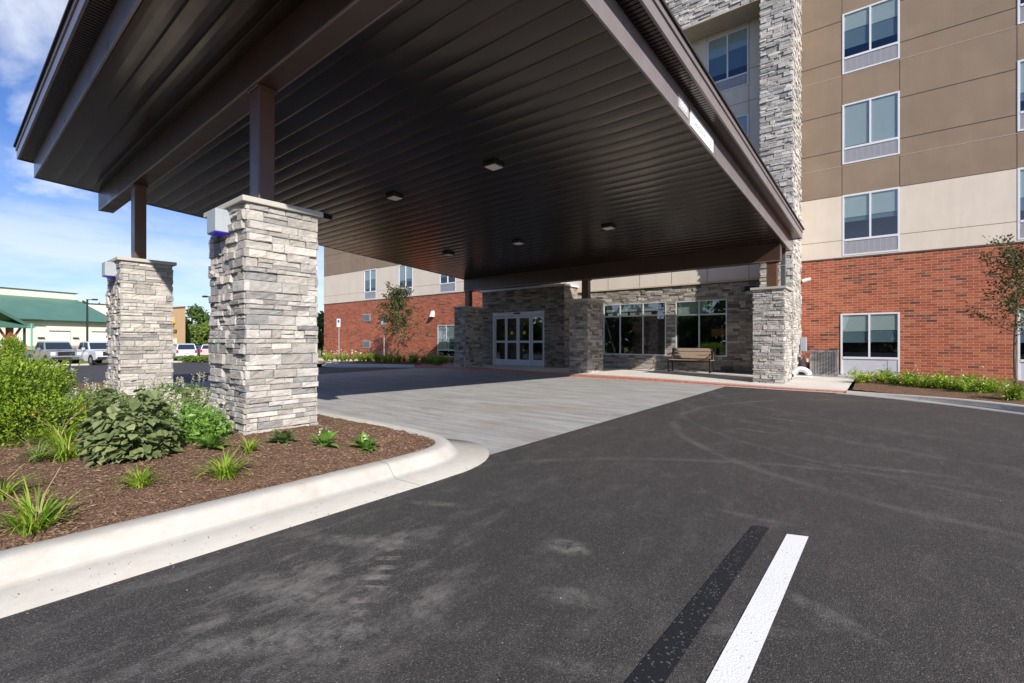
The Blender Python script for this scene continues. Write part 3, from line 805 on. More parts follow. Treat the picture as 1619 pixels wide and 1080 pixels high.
for (px_, py_, zt, zp) in ((-6.335, 2.65, 4.35, 2.775), (-12.225, 2.65, 4.35, 2.755), (-15.12, 15.31, 3.42, 2.675), (-9.0, 15.31, 3.42, 2.655), (-2.83, 15.31, 3.42, 2.635)):
    p = MB(); w_ = .132; d_ = .10
    p.box(px_-w_, px_+w_, py_-d_, py_+d_, zp-.0, zt-.001)
    po = p.build('post', M['post'], can, bevel=.012)
    q = MB(); q.box(px_-w_-.025, px_+w_+.025, py_-d_-.025, py_+d_+.025, zt-.035, zt-.002)
    q.box(px_-w_-.003, px_-w_+.02, py_-d_-.003, py_+d_+.003, zp+.01, zt-.04); q.build('post_trim', M['post'], po, bevel=.004)

# ceiling lights: own things
first = None; names = {(0, 0): 'nearest of the three by the street side, left', }
LB = ['square ceiling light in the soffit nearest the clearance sign, white lens', 'square ceiling light in the soffit just up and right of the nearest stone pier',
      'square ceiling light in the soffit half hidden by the cap of the nearest pier', 'square ceiling light above the lobby windows, rightmost small one in the soffit',
      'square ceiling light above the entrance doors, middle of the far row', 'small square ceiling light left of the entrance doors, leftmost of the far row']
for (lx, ly), lb in zip(((-5.98, 6.73), (-9.06, 6.73), (-12.14, 6.70), (-5.98, 11.34), (-9.07, 11.34), (-12.15, 11.3)), LB):
    zc = SZ(ly)
    if first is None:
        t = thing('ceiling_light', lb, 'ceiling light', (lx, ly, zc), 'square lights in the canopy soffit', CR)
        m = MB(); m.box(lx-.15, lx+.15, ly-.15, ly+.15, zc-.06, zc+.012); m.build('housing', M['black'], t, bevel=.008)
        m = MB(); m.bbox(lx-.125, lx+.125, ly-.125, ly+.125, zc-.078, zc-.0605, .006); m.build('lens', M['lens'], t)
        first = t
    else:
        t = copy_tree(first); t.location = rot(lx, ly)+(zc,); t['label'] = lb

# clearance sign and number plate on the right fascia
def text(name, body, size, mat, parent, origin, ux, uz, ext=.002, sx=1, label=None, base=None):
    cu = bpy.data.curves.new('t', 'FONT'); cu.body = body; cu.size = size; cu.extrude = ext; cu.align_x = 'CENTER'; cu.align_y = 'CENTER'
    ob = bpy.data.objects.new('t', cu); COL.objects.link(ob)
    dg = bpy.context.evaluated_depsgraph_get(); me = bpy.data.meshes.new_from_object(ob.evaluated_get(dg))
    bpy.data.objects.remove(ob)
    ux, uz = Vector(ux), Vector(uz); un = ux.cross(uz); b = Vector(base or BASE.get(parent.name, (0, 0, 0))); o = Vector(origin)-b
    for v in me.vertices:
        c_ = v.co.copy(); v.co = o+ux*c_.x*sx+uz*c_.y+un*c_.z
    me.materials.clear(); me.materials.append(mat); me.name = name
    r = bpy.data.objects.new(name, me); COL.objects.link(r); r.parent = parent
    return r
xs_ = cx1+th
t = thing('clearance_sign', 'long white sign with grey lettering on the canopy edge', 'sign', (xs_, 8.02, 4.43), None, CR)
m = MB(); sl = -.068
def plate(m, Y0, Y1, dz0, dz1, x0, x1):
    m.mesh([(x, Y, SZ(Y)+dz) for x in (x0, x1) for (Y, dz) in ((Y0, dz0), (Y1, dz0), (Y1, dz1), (Y0, dz1))], [(0, 3, 2, 1), (4, 5, 6, 7), (0, 1, 5, 4), (1, 2, 6, 5), (2, 3, 7, 6), (3, 0, 4, 7)])
plate(m, 7.44, 8.60, .02, .27, xs_+.001, xs_+.012); m.build('sign_face', M['sign_white'], t)
u_ = Vector((0, 1, sl)).normalized()
text('lettering', "Clearance 13'6\"", .155, M['sign_grey'], t, (xs_+.014, 8.02, SZ(8.02)+.145), u_, (0, 0, 1), .001)
t = thing('number_plate', 'small greyish plate of digits beside the clearance sign', 'sign', (xs_, 7.14, 4.5), None, CR)
m = MB(); plate(m, 6.93, 7.35, .08, .28, xs_+.001, xs_+.008); m.build('plate', simple('plate_grey', (.42, .39, .40), .5), t)
text('digits', '889', .19, M['sign_white'], t, (xs_+.010, 7.14, SZ(7.14)+.18), u_, (0, 0, 1), .001)

# grey light boxes on the two near piers
def uplight(label, X0, X1, Y0, Y1, z0_, z1_):
    t = thing('light_box', label, 'light box', ((X0+X1)/2, Y1, z0_), 'grey light boxes on the near piers', CR)
    m = MB(); m.box(X0, X1, Y0, Y1, z0_, z1_); m.build('housing', M['boxgrey'], t, bevel=.006)
    m = MB(); m.box(X0+.0, X1+.0015, (Y0+Y1)/2-.001, (Y0+Y1)/2+.004, z0_+.01, z1_-.01); m.build('seam', M['galv'], t)
    lm = NT('blue_lens'); lm.pr((.02, .012, .30), .3, 0, .5, Emission_Color=(.05, .02, 1, 1), Emission_Strength=.12)
    m = MB(); m.box(X0+.012, X1-.012, Y0+.012, Y1-.002, z0_-.012, z0_-.001); m.build('blue_lens', lm.m, t)
    return t
uplight('grey metal light box with blue underside on the nearest stone pier', -6.52, -6.235, 2.075, 2.255, 2.43, 2.70)
uplight('small grey metal light box on the stone pier farther back', -12.24, -11.96, 2.06, 2.255, 2.41, 2.68)

# downspout behind the right pier
t = thing('downspout', 'dark square downspout between the right stone pier and the tower', 'downspout', (-2.71, 16.25, 0), None, CR)
m = MB(); m.box(-2.77, -2.65, 16.19, 16.31, -.05, 3.9); m.build('pipe', simple('downspout_grey', (.09, .095, .11), .45), t, bevel=.008)
for z_ in (.8, 2.2, 3.4):
    m = MB(); m.box(-2.78, -2.64, 16.18, 16.32, z_, z_+.035); m.build('bracket', M['galv'], t)

# ------------------------------------------------------------------ hotel
P0, P1, PT, PV = 19.22, 18.30, 17.30, 17.15
hot = thing('hotel_building', 'four storey hotel of red brick, cream and taupe stucco with a stone tower', 'building', (-12, 19.22, 0))
WIN = [(-1.01, .48), (3.03, 4.52), (7.07, 8.56), (-20.44, -19.09), (-24.2, -22.84), (-27.9, -26.54)]
FT = [(3.97, 5.99), (7.02, 9.02), (10.03, 12.05), (13.06, 15.08)]
holes = []
for (a_, b_) in WIN:
    for (z0_, z1_) in FT: holes.append((a_, b_, z0_, z1_))
gholes = [(-1.06, .48, 0, 2.05), (3.03, 4.52, 0, 2.05), (7.07, 8.56, 0, 2.05), (-20.62, -18.4, .22, 2.08)]
holes += gholes
def wall(m, x0, x1, z0, z1, Y, hl, depth=.12):
    xs_ = sorted({x0, x1}|{v for h in hl for v in h[:2] if x0 < v < x1}); zs_ = sorted({z0, z1}|{v for h in hl for v in h[2:] if z0 < v < z1})
    for a_, b_ in zip(xs_[:-1], xs_[1:]):
        for c_, d_ in zip(zs_[:-1], zs_[1:]):
            xm_, zm_ = (a_+b_)/2, (c_+d_)/2
            if any(h[0] < xm_ < h[1] and h[2] < zm_ < h[3] for h in hl): continue
            m.face([(a_, Y, c_), (b_, Y, c_), (b_, Y, d_), (a_, Y, d_)])
    for h in hl:
        if h[0] >= x1 or h[1] <= x0: continue
        c_, d_ = max(h[2], z0), min(h[3], z1)
        if d_ <= c_: continue
        m.face([(h[0], Y, c_), (h[0], Y, d_), (h[0], Y+depth, d_), (h[0], Y+depth, c_)]); m.face([(h[1], Y, c_), (h[1], Y+depth, c_), (h[1], Y+depth, d_), (h[1], Y, d_)])
        if z0 < h[3] <= z1: m.face([(h[0], Y, h[3]), (h[1], Y, h[3]), (h[1], Y+depth, h[3]), (h[0], Y+depth, h[3])])
        if z0 <= h[2] < z1: m.face([(h[0], Y, h[2]), (h[0], Y+depth, h[2]), (h[1], Y+depth, h[2]), (h[1], Y, h[2])])
XL, XR = -33.0, 14
def side(m, X, z0, z1, Yb=34): m.face([(X, P0, z0), (X, P0, z1), (X, Yb, z1), (X, Yb, z0)])
m = MB(); wall(m, XL, -15.2, -.3, 3.90, P0, holes, .13); wall(m, -3.1, XR, -.3, 3.90, P0, holes, .13); side(m, XL, -.3, 3.9)
m.face([(XL, 34, -.3), (XR, 34, -.3), (XR, 34, 3.9), (XL, 34, 3.9)]); side(m, XR, -.3, 3.9)
m.build('brick_wall', M['brick'], hot)
for a_, b_ in ((XL-.02, -15.2), (-2.15, XR)):
    m = MB(); m.box(a_, b_, P0-.02, P0+.05, 3.885, 3.93); m.build('brick_top_flashing', M['joint_dark'], hot)
m = MB(); wall(m, XL, XR, 3.93, 6.0, P0-.012, holes, .10); side(m, XL, 3.93, 6.0); side(m, XR, 3.93, 6.0); m.build('cream_stucco_wall', M['cream'], hot)
m = MB(); wall(m, XL, XR, 6.0, 16.2, P0-.006, holes, .10); side(m, XL, 6, 16.2); side(m, XR, 6, 16.2)
m.face([(XL, 34, 3.9), (XR, 34, 3.9), (XR, 34, 16.2), (XL, 34, 16.2)]); m.face([(XL, P0, 16.2), (XR, P0, 16.2), (XR, 34, 16.2), (XL, 34, 16.2)])
m.build('taupe_stucco_wall', M['taupe'], hot)
m = MB()
def hj(m, z, Y, t_=.012, a=XL, b=XR, hl=holes):
    sp = [(a, b)]
    for h in hl:
        if h[2]-.02 < z < h[3]+.02:
            ns = []
            for s0, s1 in sp:
                if h[1] <= s0 or h[0] >= s1: ns.append((s0, s1)); continue
                if h[0] > s0: ns.append((s0, h[0]))
                if h[1] < s1: ns.append((h[1], s1))
            sp = ns
    for s0, s1 in sp: m.box(s0, s1, Y-.003, Y+.01, z-t_/2, z+t_/2)
for z_ in (4.50, 7.51, 8.80, 10.54, 11.85, 13.6): hj(m, z_, P0-.012)
hj(m, 6.0, P0-.012, .02)
for (a_, b_) in WIN:
    for X in (a_, b_):
        m.box(X-.008, X+.008, P0-.009, P0+.01, 6.01, 7.01); m.box(X-.008, X+.008, P0-.009, P0+.01, 9.03, 10.02); m.box(X-.008, X+.008, P0-.009, P0+.01, 12.06, 13.05)
m.build('stucco_joint', M['joint_dark'], hot)
m = MB()
for z_ in (6.98, 10.0, 13.02): hj(m, z_, P0-.009, .012)
m.build('stucco_reveal', M['joint_light'], hot)

# middle bay: stone below, warm white stucco above
MW = [(-9.35, -6.62, .56, 2.70), (-6.27, -4.38, .56, 2.68)]
UW = [(-5.07, -3.66, a_, b_) for a_, b_ in ((4.15, 6.15), (7.15, 9.17), (10.20, 12.27), (13.2, 15.2))]
UW += [(-9.1, -7.7, a_, b_) for a_, b_ in ((4.15, 6.15), (7.15, 9.17), (10.20, 12.27), (13.2, 15.2))]
m = MB(); wall(m, -12.6, -2.2, -.1, 3.26, P1+.02, MW, .16); m.face([(-12.6, P1+.02, -.1), (-12.6, P1+.02, 16), (-12.6, P0, 16), (-12.6, P0, -.1)])
m.build('stone_backing', M['mortar'], hot)
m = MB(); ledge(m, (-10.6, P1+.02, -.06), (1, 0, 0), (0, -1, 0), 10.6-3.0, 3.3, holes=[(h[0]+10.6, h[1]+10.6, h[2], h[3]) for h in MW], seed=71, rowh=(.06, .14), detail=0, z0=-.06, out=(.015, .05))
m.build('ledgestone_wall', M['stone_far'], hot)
m = MB(); wall(m, -12.6, -2.2, 3.30, 16.2, P1-.05, UW, .12); m.face([(-12.6, P1-.05, 3.3), (-2.2, P1-.05, 3.3), (-2.2, P1+.1, 3.3), (-12.6, P1+.1, 3.3)])
m.build('white_stucco_wall', M['cream2'], hot)
m = MB(); m.box(-12.6, -3.1, P1-.075, P1-.045, 3.27, 3.33); m.build('stucco_drip', M['joint_light'], hot)
m = MB()
for X in (-11.2, -9.1, -7.7, -6.4, -5.07, -3.66): m.box(X-.007, X+.007, P1-.053, P1-.04, 3.34, 16)
for z_ in (6.6, 9.62, 12.6, 10.74, 7.7): hj(m, z_, P1-.05, .014, -12.6, -3.1, UW)
m.build('stucco_joint', M['joint_dark'], hot)
# stone portal: tower leg, head band, left leg
TX0, TX1 = -3.12, -2.22
m = MB(); m.box(TX0, TX1, PT, P0+.3, -.15, 16.2); m.box(-12.2, TX0, PT, P1+.0, 12.45, 16.2); m.box(-12.2, -11.4, PT, P1+.0, 3.8, 12.45)
m.build('tower_core', M['mortar'], hot)
m = MB(); kw = dict(rowh=(.07, .15), detail=0, out=(.015, .06), lenr=(.14, .42))
ledge(m, (TX0, PT, -.1), (1, 0, 0), (0, -1, 0), TX1-TX0, 16.2, seed=91, ext=(.03, .04), **kw)
ledge(m, (TX1, PT, -.1), (0, 1, 0), (1, 0, 0), P0-PT, 16.2, seed=92, ext=(.04, 0), **kw)
ledge(m, (-8.4, PT, 12.45), (1, 0, 0), (0, -1, 0), 8.4+TX0, 3.7, seed=93, **kw)
m.build('tower_ledgestone', M['stone_tower'], hot)
m = MB(); m.box(-11.4, TX0-.01, PT-.03, P1-.052, 12.415, 12.45); m.build('portal_soffit', M['joint_light'], hot)

# windows --------------------------------------------------------------
wc = [0]
def window(X0, X1, z0_, z1_, Y, sill, kind='guest', muls=(.5,), fr='alu', blinds=(.42, .82), trans=None, depth=.6):
    wc[0] += 1; r = random.Random(wc[0]*7)
    yf = Y-.022; fw = .055; dp = .065
    m = MB(); m.box(X0+.003, X0+fw, yf, yf+dp, z0_+.003, z1_-.003); m.box(X1-fw, X1-.003, yf, yf+dp, z0_+.003, z1_-.003)
    m.box(X0+fw, X1-fw, yf, yf+dp, z1_-fw, z1_-.003); m.box(X0+fw, X1-fw, yf, yf+dp, z0_+.003, z0_+fw)
    zg = z0_+fw
    if sill: zg = sill+.035; m.box(X0+fw, X1-fw, yf-.006, yf+dp, sill-.035, sill+.035)
    for k in muls:
        X = X0+(X1-X0)*k; m.box(X-.026, X+.026, yf, yf+dp-.004, zg, z1_-fw)
    if trans: m.box(X0+fw, X1-fw, yf+.002, yf+dp-.006, trans-.028, trans+.028)
    o = m.build('window', M[fr], hot, bevel=.004)
    m = MB(); m.face([(X0+fw-.005, yf+.022, zg-.005), (X1-fw+.005, yf+.022, zg-.005), (X1-fw+.005, yf+.022, z1_-fw+.005), (X0+fw-.005, yf+.022, z1_-fw+.005)])
    m.build('pane', M['glass_dark' if kind == 'lobby' else 'glass'], o)
    m = MB()
    yb = yf+depth
    vs = [(X0+.01, yf+dp+.02, z0_+.01), (X1-.01, yf+dp+.02, z0_+.01), (X1-.01, yb, z0_+.01), (X0+.01, yb, z0_+.01), (X0+.01, yf+dp+.02, z1_-.01), (X1-.01, yf+dp+.02, z1_-.01), (X1-.01, yb, z1_-.01), (X0+.01, yb, z1_-.01)]
    m.mesh(vs, [(0, 3, 2, 1), (4, 5, 6, 7), (1, 2, 6, 5), (2, 3, 7, 6), (3, 0, 4, 7)])
    m.build('room_recess', M['room'], o)
    if blinds:
        edges = [X0]+[X0+(X1-X0)*k for k in muls]+[X1]
        b = MB(); s_ = MB()
        for i, (a_, b_) in enumerate(zip(edges[:-1], edges[1:])):
            H_ = z1_-zg; j = r.uniform(-.03, .03)
            b.box(a_+.03, b_-.03, yf+.034, yf+.037, z1_-H_*(blinds[0]+j), z1_-.03)
            if blinds[1] > blinds[0]:
                s_.box(a_+.03, b_-.03, yf+.046, yf+.049, z1_-H_*(blinds[1]+j*.5), z1_-.03); s_.box(a_+.03, b_-.03, yf+.041, yf+.052, z1_-H_*(blinds[1]+j*.5)-.02, z1_-H_*(blinds[1]+j*.5)+.01)
        b.build('roller_blind', M['blind'], o)
        if s_.f: s_.build('inner_blind', M['sheer'], o)
    if sill and kind == 'guest':
        m = MB(); m.box(X0+fw+.01, X1-fw-.01, yf+.010, yf+.026, z0_+fw+.01, sill-.045); m.build('vent_grille', M['grille'], o)
        m = MB(); m.box(X0+fw, X1-fw, yf+.027, yf+dp, z0_+fw, sill-.036); m.build('grille_backing', M['panel'], o)
    if kind == 'ground':
        m = MB(); m.box(X0+fw, X1-fw, yf+.02, yf+dp, z0_+.06, sill-.036); m.box(X1-.30, X1-fw-.01, yf+.012, yf+.02, z0_+.07, sill-.05)
        m.build('lower_panel', M['panel'], o)
    return o
BL = {(0, 0): (.52, .60), (0, 1): (1.0, 1.0), (0, 2): (.42, .80)}
for i, (a_, b_) in enumerate(WIN):
    for k, (z0_, z1_) in enumerate(FT):
        window(a_, b_, z0_, z1_, P0-.0, z0_+.52, blinds=BL.get((i, k), (random.Random(i*5+k).uniform(.35, .7), random.Random(i*7+k).uniform(.72, .97))))
for (a_, b_, z0_, z1_) in gholes[:3]: window(a_, b_, z0_, z1_, P0, .58, 'ground', blinds=(.42, .66))
window(-20.62, -18.4, .22, 2.08, P0, .62, 'lobby', muls=(.33, .66), fr='frame2', blinds=(.55, .98))
for (a_, b_, z0_, z1_) in UW: window(a_, b_, z0_, z1_, P1-.05, z0_+.42, blinds=(.42, .83))
window(*MW[0], P1, None, 'lobby', muls=(.285, .65), fr='frame2', blinds=None, trans=2.17, depth=3.5)
window(*MW[1], P1, None, 'lobby', muls=(.475,), fr='frame2', blinds=None, trans=2.13, depth=3.5)
# lobby fittings seen dimly behind the glass
m = MB(); m.box(-9.3, -6.7, P1+3.2, P1+3.3, .1, 2.6); m.box(-6.2, -4.45, P1+3.2, P1+3.3, .1, 2.6)
m.build('lobby_back_wall', M['roomwall'], hot)
m = MB(); m.box(-6.2, -5.1, P1+.10, P1+.12, 2.16, 2.62); m.box(-9.25, -7.0, P1+.10, P1+.12, 2.36, 2.64)
m.box(-9.2, -8.3, P1+.14, P1+.16, 2.2, 2.36); m.box(-8.2, -7.3, P1+.14, P1+.16, 2.2, 2.34)
m.build('lobby_valance', M['blind'], hot)
m = MB(); m.box(-5.25, -4.72, P1+1.2, P1+1.26, 1.32, 1.62); m.build('lobby_picture', simple('orange_canvas', (.55, .25, .04), .6, var=.3), hot)
m = MB(); m.tube([(-4.78, P1+.9, .2), (-4.78, P1+.9, 1.75)], .02); m.tube([(-8.05, P1+1.3, .3), (-8.05, P1+1.3, 1.3)], .05); m.build('lobby_lamp_stand', M['cream'], hot)
m = MB(); m.bbox(-8.6, -7.5, P1+.9, P1+1.7, .1, .95, .06); m.bbox(-5.9, -5.2, P1+.9, P1+1.6, .1, .9, .06); m.build('lobby_armchair', simple('dark_fabric', (.05, .05, .055), .9), hot)

# vestibule with sliding doors -----------------------------------------
VX0, VX1 = -15.25, -10.6; DX0, DX1, DZ = -14.62, -11.62, 2.48
m = MB(); wall(m, VX0, VX1, -.1, 3.50, PV+.02, [(DX0, DX1, -.1, DZ)], .2)
m.face([(VX1-.02, PV+.02, -.1), (VX1-.02, P1+.1, -.1), (VX1-.02, P1+.1, 3.5), (VX1-.02, PV+.02, 3.5)]); m.face([(VX0, PV+.02, -.1), (VX0, PV+.02, 3.5), (VX0, P0, 3.5), (VX0, P0, -.1)])
m.face([(VX0, PV+.02, 3.5), (VX1-.02, PV+.02, 3.5), (VX1-.02, P0, 3.5), (VX0, P0, 3.5)])
m.build('vestibule_backing', M['mortar'], hot)
m = MB(); ledge(m, (VX0, PV+.02, -.05), (1, 0, 0), (0, -1, 0), VX1-VX0, 3.55, holes=[(DX0-VX0, DX1-VX0, -.1, DZ)], seed=51, rowh=(.055, .13), detail=0, z0=-.05, ext=(0, .02))
ledge(m, (VX1-.02, PV+.02, -.05), (0, 1, 0), (1, 0, 0), P1-PV, 3.55, seed=52, rowh=(.055, .13), detail=0, ext=(.02, 0))
m.build('vestibule_ledgestone', stone('shaded_ledge_stone', (1.0, .90, .80), .13, .36), hot)  # vestibule shade is put into a browner, darker stone tone
m = MB(); m.box(VX0-.08, VX1+.08, PV-.07, P1-.055, 3.50, 3.585); m.build('vestibule_coping', M['alu'], hot, bevel=.006)
d = MB(); yf = PV+.03
d.box(DX0, DX0+.07, yf, yf+.14, 0, DZ); d.box(DX1-.07, DX1, yf, yf+.14, 0, DZ); d.box(DX0+.07, DX1-.07, yf-.01, yf+.15, DZ-.17, DZ); d.box(DX0+.07, DX1-.07, yf, yf+.14, -.01, .02)
door = d.build('sliding_door', M['alu'], hot, bevel=.004)
lw = (DX1-DX0-.14)/4; pn = MB(); lf = MB()
for i in range(4):
    a_ = DX0+.07+lw*i; b_ = a_+lw; y0 = yf+.03+(.045 if i in (0, 3) else 0)
    lf.box(a_+.004, a_+.085, y0, y0+.05, .03, DZ-.18); lf.box(b_-.085, b_-.004, y0, y0+.05, .03, DZ-.18)
    lf.box(a_+.085, b_-.085, y0, y0+.05, .03, .29); lf.box(a_+.085, b_-.085, y0, y0+.05, DZ-.29, DZ-.18); lf.box(a_+.085, b_-.085, y0, y0+.05, 1.06, 1.16)
    
    for za_, zb_ in ((.28, 1.07), (1.15, DZ-.28)): pn.face([(a_+.08, y0+.022, za_), (b_-.08, y0+.022, za_), (b_-.08, y0+.022, zb_), (a_+.08, y0+.022, zb_)])
lf.build('door_leaf', M['alu'], door, bevel=.003); pn.build('door_pane', M['glass_dark'], door)
st = MB()
for i in (1, 2):
    c_ = DX0+.07+lw*(i+.5)
    st.tube([(c_, yf+.045, 1.52), (c_, yf+.049, 1.52)], .085, 16)
st.build('door_sticker', M['yellow'], door)
m = MB(); m.box(-13.3, -12.95, yf-.035, yf-.012, DZ-.10, DZ-.035); m.build('door_sensor', M['black'], door)
m = MB(); m.box(DX0, DX1, yf+.9, yf+4.2, -.02, 0.0); m.box(DX0-.3, DX1+.3, yf+4.2, yf+4.3, 0, 2.6); m.box(DX0-.3, DX0-.25, yf+.3, yf+4.2, 0, 2.6); m.box(DX1+.25, DX1+.3, yf+.3, yf+4.2, 0, 2.6); m.box(DX0-.3, DX1+.3, yf+.3, yf+4.3, 2.55, 2.6)
m.build('lobby_interior', M['roomwall'], hot)
m = MB(); m.bbox(-12.35, -12.0, yf+2.0, yf+2.3, 0, .8, .02); m.bbox(-13.5, -13.1, yf+2.5, yf+2.8, 0, .75, .02); m.build('lobby_table', M['cream'], hot)

# wall vents on the wing
for z_ in (2.50, .68):
    m = MB(); X0, X1 = -28.05, -27.2
    m.box(X0, X1, P0-.03, P0+.02, z_, z_+.5)
    v = m.build('wall_vent', M['galv'], hot)
    m = MB()
    for k in range(5): m.box(X0+.07, X1-.07, P0-.042, P0-.0305, z_+.07+k*.075, z_+.115+k*.075)
    m.build('vent_slat_shade', simple('vent_shadow', (.13, .13, .14), .7), v)  # dark bars paint the shade between the louvre slats

# wall-mounted things
def wall_light(label, X, Y, z):
    t = thing('wall_light', label, 'wall light', (X, Y, z), None)
    m = MB(); m.box(X-.09, X+.09, Y-.06, Y, z-.12, z+.16); m.build('back_box', M['frame2'], t, bevel=.01)
    m = MB(); m.mesh([(X-.13, Y-.06, z-.17), (X+.13, Y-.06, z-.17), (X+.13, Y-.25, z-.17), (X-.13, Y-.25, z-.17), (X-.13, Y-.06, z+.2), (X+.13, Y-.06, z+.2), (X+.10, Y-.10, z+.2), (X-.10, Y-.10, z+.2)],
                     [(0, 3, 2, 1), (4, 5, 6, 7), (0, 1, 5, 4), (1, 2, 6, 5), (2, 3, 7, 6), (3, 0, 4, 7)]); m.build('hood', M['whitepl'], t, bevel=.01)
wall_light('white wedge shaped light on the brick wing above the glass corner', -20.95, P0, 2.75)
t = thing('security_camera', 'white security camera on the brick beside the stone tower', 'security camera', (-2.02, P0, 3.24))
m = MB(); m.tube([(-2.02, P0, 3.28), (-2.02, P0-.14, 3.28)], .035, 10); m.build('bracket', M['whitepl'], t)
m = MB(); m.tube([(-2.12, P0-.22, 3.2), (-1.88, P0-.22, 3.26)], [.07, .055], 14); m.build('camera_body', M['whitepl'], t, smooth=False)
t = thing('wall_floodlight', 'small dark floodlight on the stone wall left of the right pier', 'floodlight', (-3.6, P1, 2.95))
m = MB(); m.box(-3.72, -3.48, P1-.12, P1-.03, 2.80, 3.08); m.build('back_plate', M['frame2'], t, bevel=.01)
m = MB(); m.mesh([(-3.76, P1-.12, 2.9), (-3.44, P1-.12, 2.9), (-3.44, P1-.30, 2.88), (-3.76, P1-.30, 2.88), (-3.76, P1-.12, 3.06), (-3.44, P1-.12, 3.06), (-3.44, P1-.22, 3.06), (-3.76, P1-.22, 3.06)],
                 [(0, 3, 2, 1), (4, 5, 6, 7), (0, 1, 5, 4), (1, 2, 6, 5), (2, 3, 7, 6), (3, 0, 4, 7)]); m.build('lamp_head', M['black'], t)
# electrical box on the side of the tower
t = thing('electrical_box', 'grey electrical box with conduit on the side of the stone tower', 'electrical box', (-2.1, 18.9, 0))
m = MB(); m.box(-2.16, -1.99, 18.72, 18.98, .78, 1.26); m.build('box', M['boxgrey'], t, bevel=.008)
m = MB(); m.tube([(-2.07, 18.85, .78), (-2.07, 18.85, .35), (-1.95, 18.85, .18), (-1.7, 18.85, .15)], .02, 8); m.box(-2.15, -2.02, 18.8, 18.95, .15, .5); m.build('conduit', M['galv'], t)
# condenser
cxa, cxb, cya, cyb = -1.83, -1.10, 18.22, 18.95
t = thing('air_conditioner', 'grey ribbed air conditioner condenser on the pad by the brick wall', 'air conditioner', ((cxa+cxb)/2, (cya+cyb)/2, 0))
m = MB(); m.bbox(cxa-.02, cxb+.02, cya-.02, cyb+.02, .0, .05, .01); m.bbox(cxa-.01, cxb+.01, cya-.01, cyb+.01, .77, .83, .01)
for X in (cxa, cxb-.05):
    for Y in (cya, cyb-.05): m.box(X, X+.05, Y, Y+.05, .05, .77)
m.build('cabinet', M['condenser'], t)
m = MB(); n = 15
for k in range(n):
    a_ = cxa+.05+(cxb-cxa-.1)*k/n; m.box(a_+.005, a_+(cxb-cxa-.1)/n-.014, cya+.006, cya+.022, .05, .77)
    b_ = cya+.05+(cyb-cya-.1)*k/n; m.box(cxb-.022, cxb-.006, b_+.005, b_+(cyb-cya-.1)/n-.014, .05, .77); m.box(cxa+.006, cxa+.022, b_+.005, b_+(cyb-cya-.1)/n-.014, .05, .77)
m.build('louvred_guard', M['condenser'], t)
m = MB(); m.box(cxa+.03, cxb-.03, cya+.03, cyb-.03, .05, .77); m.build('coil', simple('coil', (.10, .10, .10), .6, var=.3, scale=40), t)
m = MB(); m.tube([((cxa+cxb)/2, (cya+cyb)/2, .831), ((cxa+cxb)/2, (cya+cyb)/2, .84)], .27, 24); m.build('fan_guard', M['black'], t)
m = MB(); m.tube([(cxa-.01, cya+.12, .42), (cxa-.10, cya+.12, .38), (cxa-.14, cya+.2, .12), (cxa-.25, cya+.5, .10), (-2.1, cyb, .2)], .022, 8); m.build('copper_line', M['copper'], t, smooth=True)
m = MB(); m.bbox(cxa-.10, cxa-.02, cya+.02, cya+.11, .44, .56, .01); m.build('shutoff_box', M['whitepl'], t)
# white hose cover lying by the tower
t = thing('drain_pipe', 'bulky white curved plastic pipe on the pavement at the foot of the tower', 'drain pipe', (-1.98, 17.25, 0))
m = MB(); pts = [(-2.22+.24*(1-math.cos(q)), 17.25+.03*math.sin(q), .03+.22*math.sin(q)) for q in np.linspace(.25, 2.9, 12)]
m.tube(pts, [.085]*12, 14); m.build('elbow', M['whitepl'], t, smooth=True)
m = MB(); m.bbox(-2.16, -1.68, 17.1, 17.42, 0, .045, .01); m.build('splash_foot', M['whitepl'], t)

# bench ------------------------------------------------------------------
bx0, bx1, byf, byb = -6.30, -4.72, 17.45, 17.92
t = thing('park_bench', 'tan slatted bench with black metal frame before the lobby windows', 'bench', ((bx0+bx1)/2, (byf+byb)/2, 0))
m = MB()
for X in (bx0+.05, bx1-.05):
    m.tube([(X, byf, 0), (X, byf+.02, .44), (X, byf+.0, .66), (X, byb-.02, .68)], .022, 8); m.tube([(X, byb+.06, 0), (X, byb-.03, .42), (X, byb+.10, .88)], .022, 8)
    m.tube([(X, byf+.02, .40), (X, byb-.02, .38)], .02, 8); m.tube([(X, byf, .03), (X, byb+.06, .03)], .014, 6)
m.tube([(bx0+.05, (byf+byb)/2, .38), (bx1-.05, (byf+byb)/2, .38)], .018, 6)
m.build('metal_frame', M['black'], t, smooth=True)
for k in range(4):
    m = MB(); y0 = byf+.02+k*.112; m.bbox(bx0, bx1, y0, y0+.095, .43, .455, .004); m.build('seat_slat', M['slat_tan'], t)
for k in range(3):
    m = MB(); z_ = .50+k*.13; y0 = byb+.005+(z_-.42)*.28
    m.mesh([(bx0, y0, z_), (bx1, y0, z_), (bx1, y0+.025, z_-.005), (bx0, y0+.025, z_-.005), (bx0, y0+.03, z_+.11), (bx1, y0+.03, z_+.11), (bx1, y0+.055, z_+.105), (bx0, y0+.055, z_+.105)], [(0, 3, 2, 1), (4, 5, 6, 7), (0, 1, 5, 4), (1, 2, 6, 5), (2, 3, 7, 6), (3, 0, 4, 7)])
    m.build('back_slat', M['slat_tan'], t)

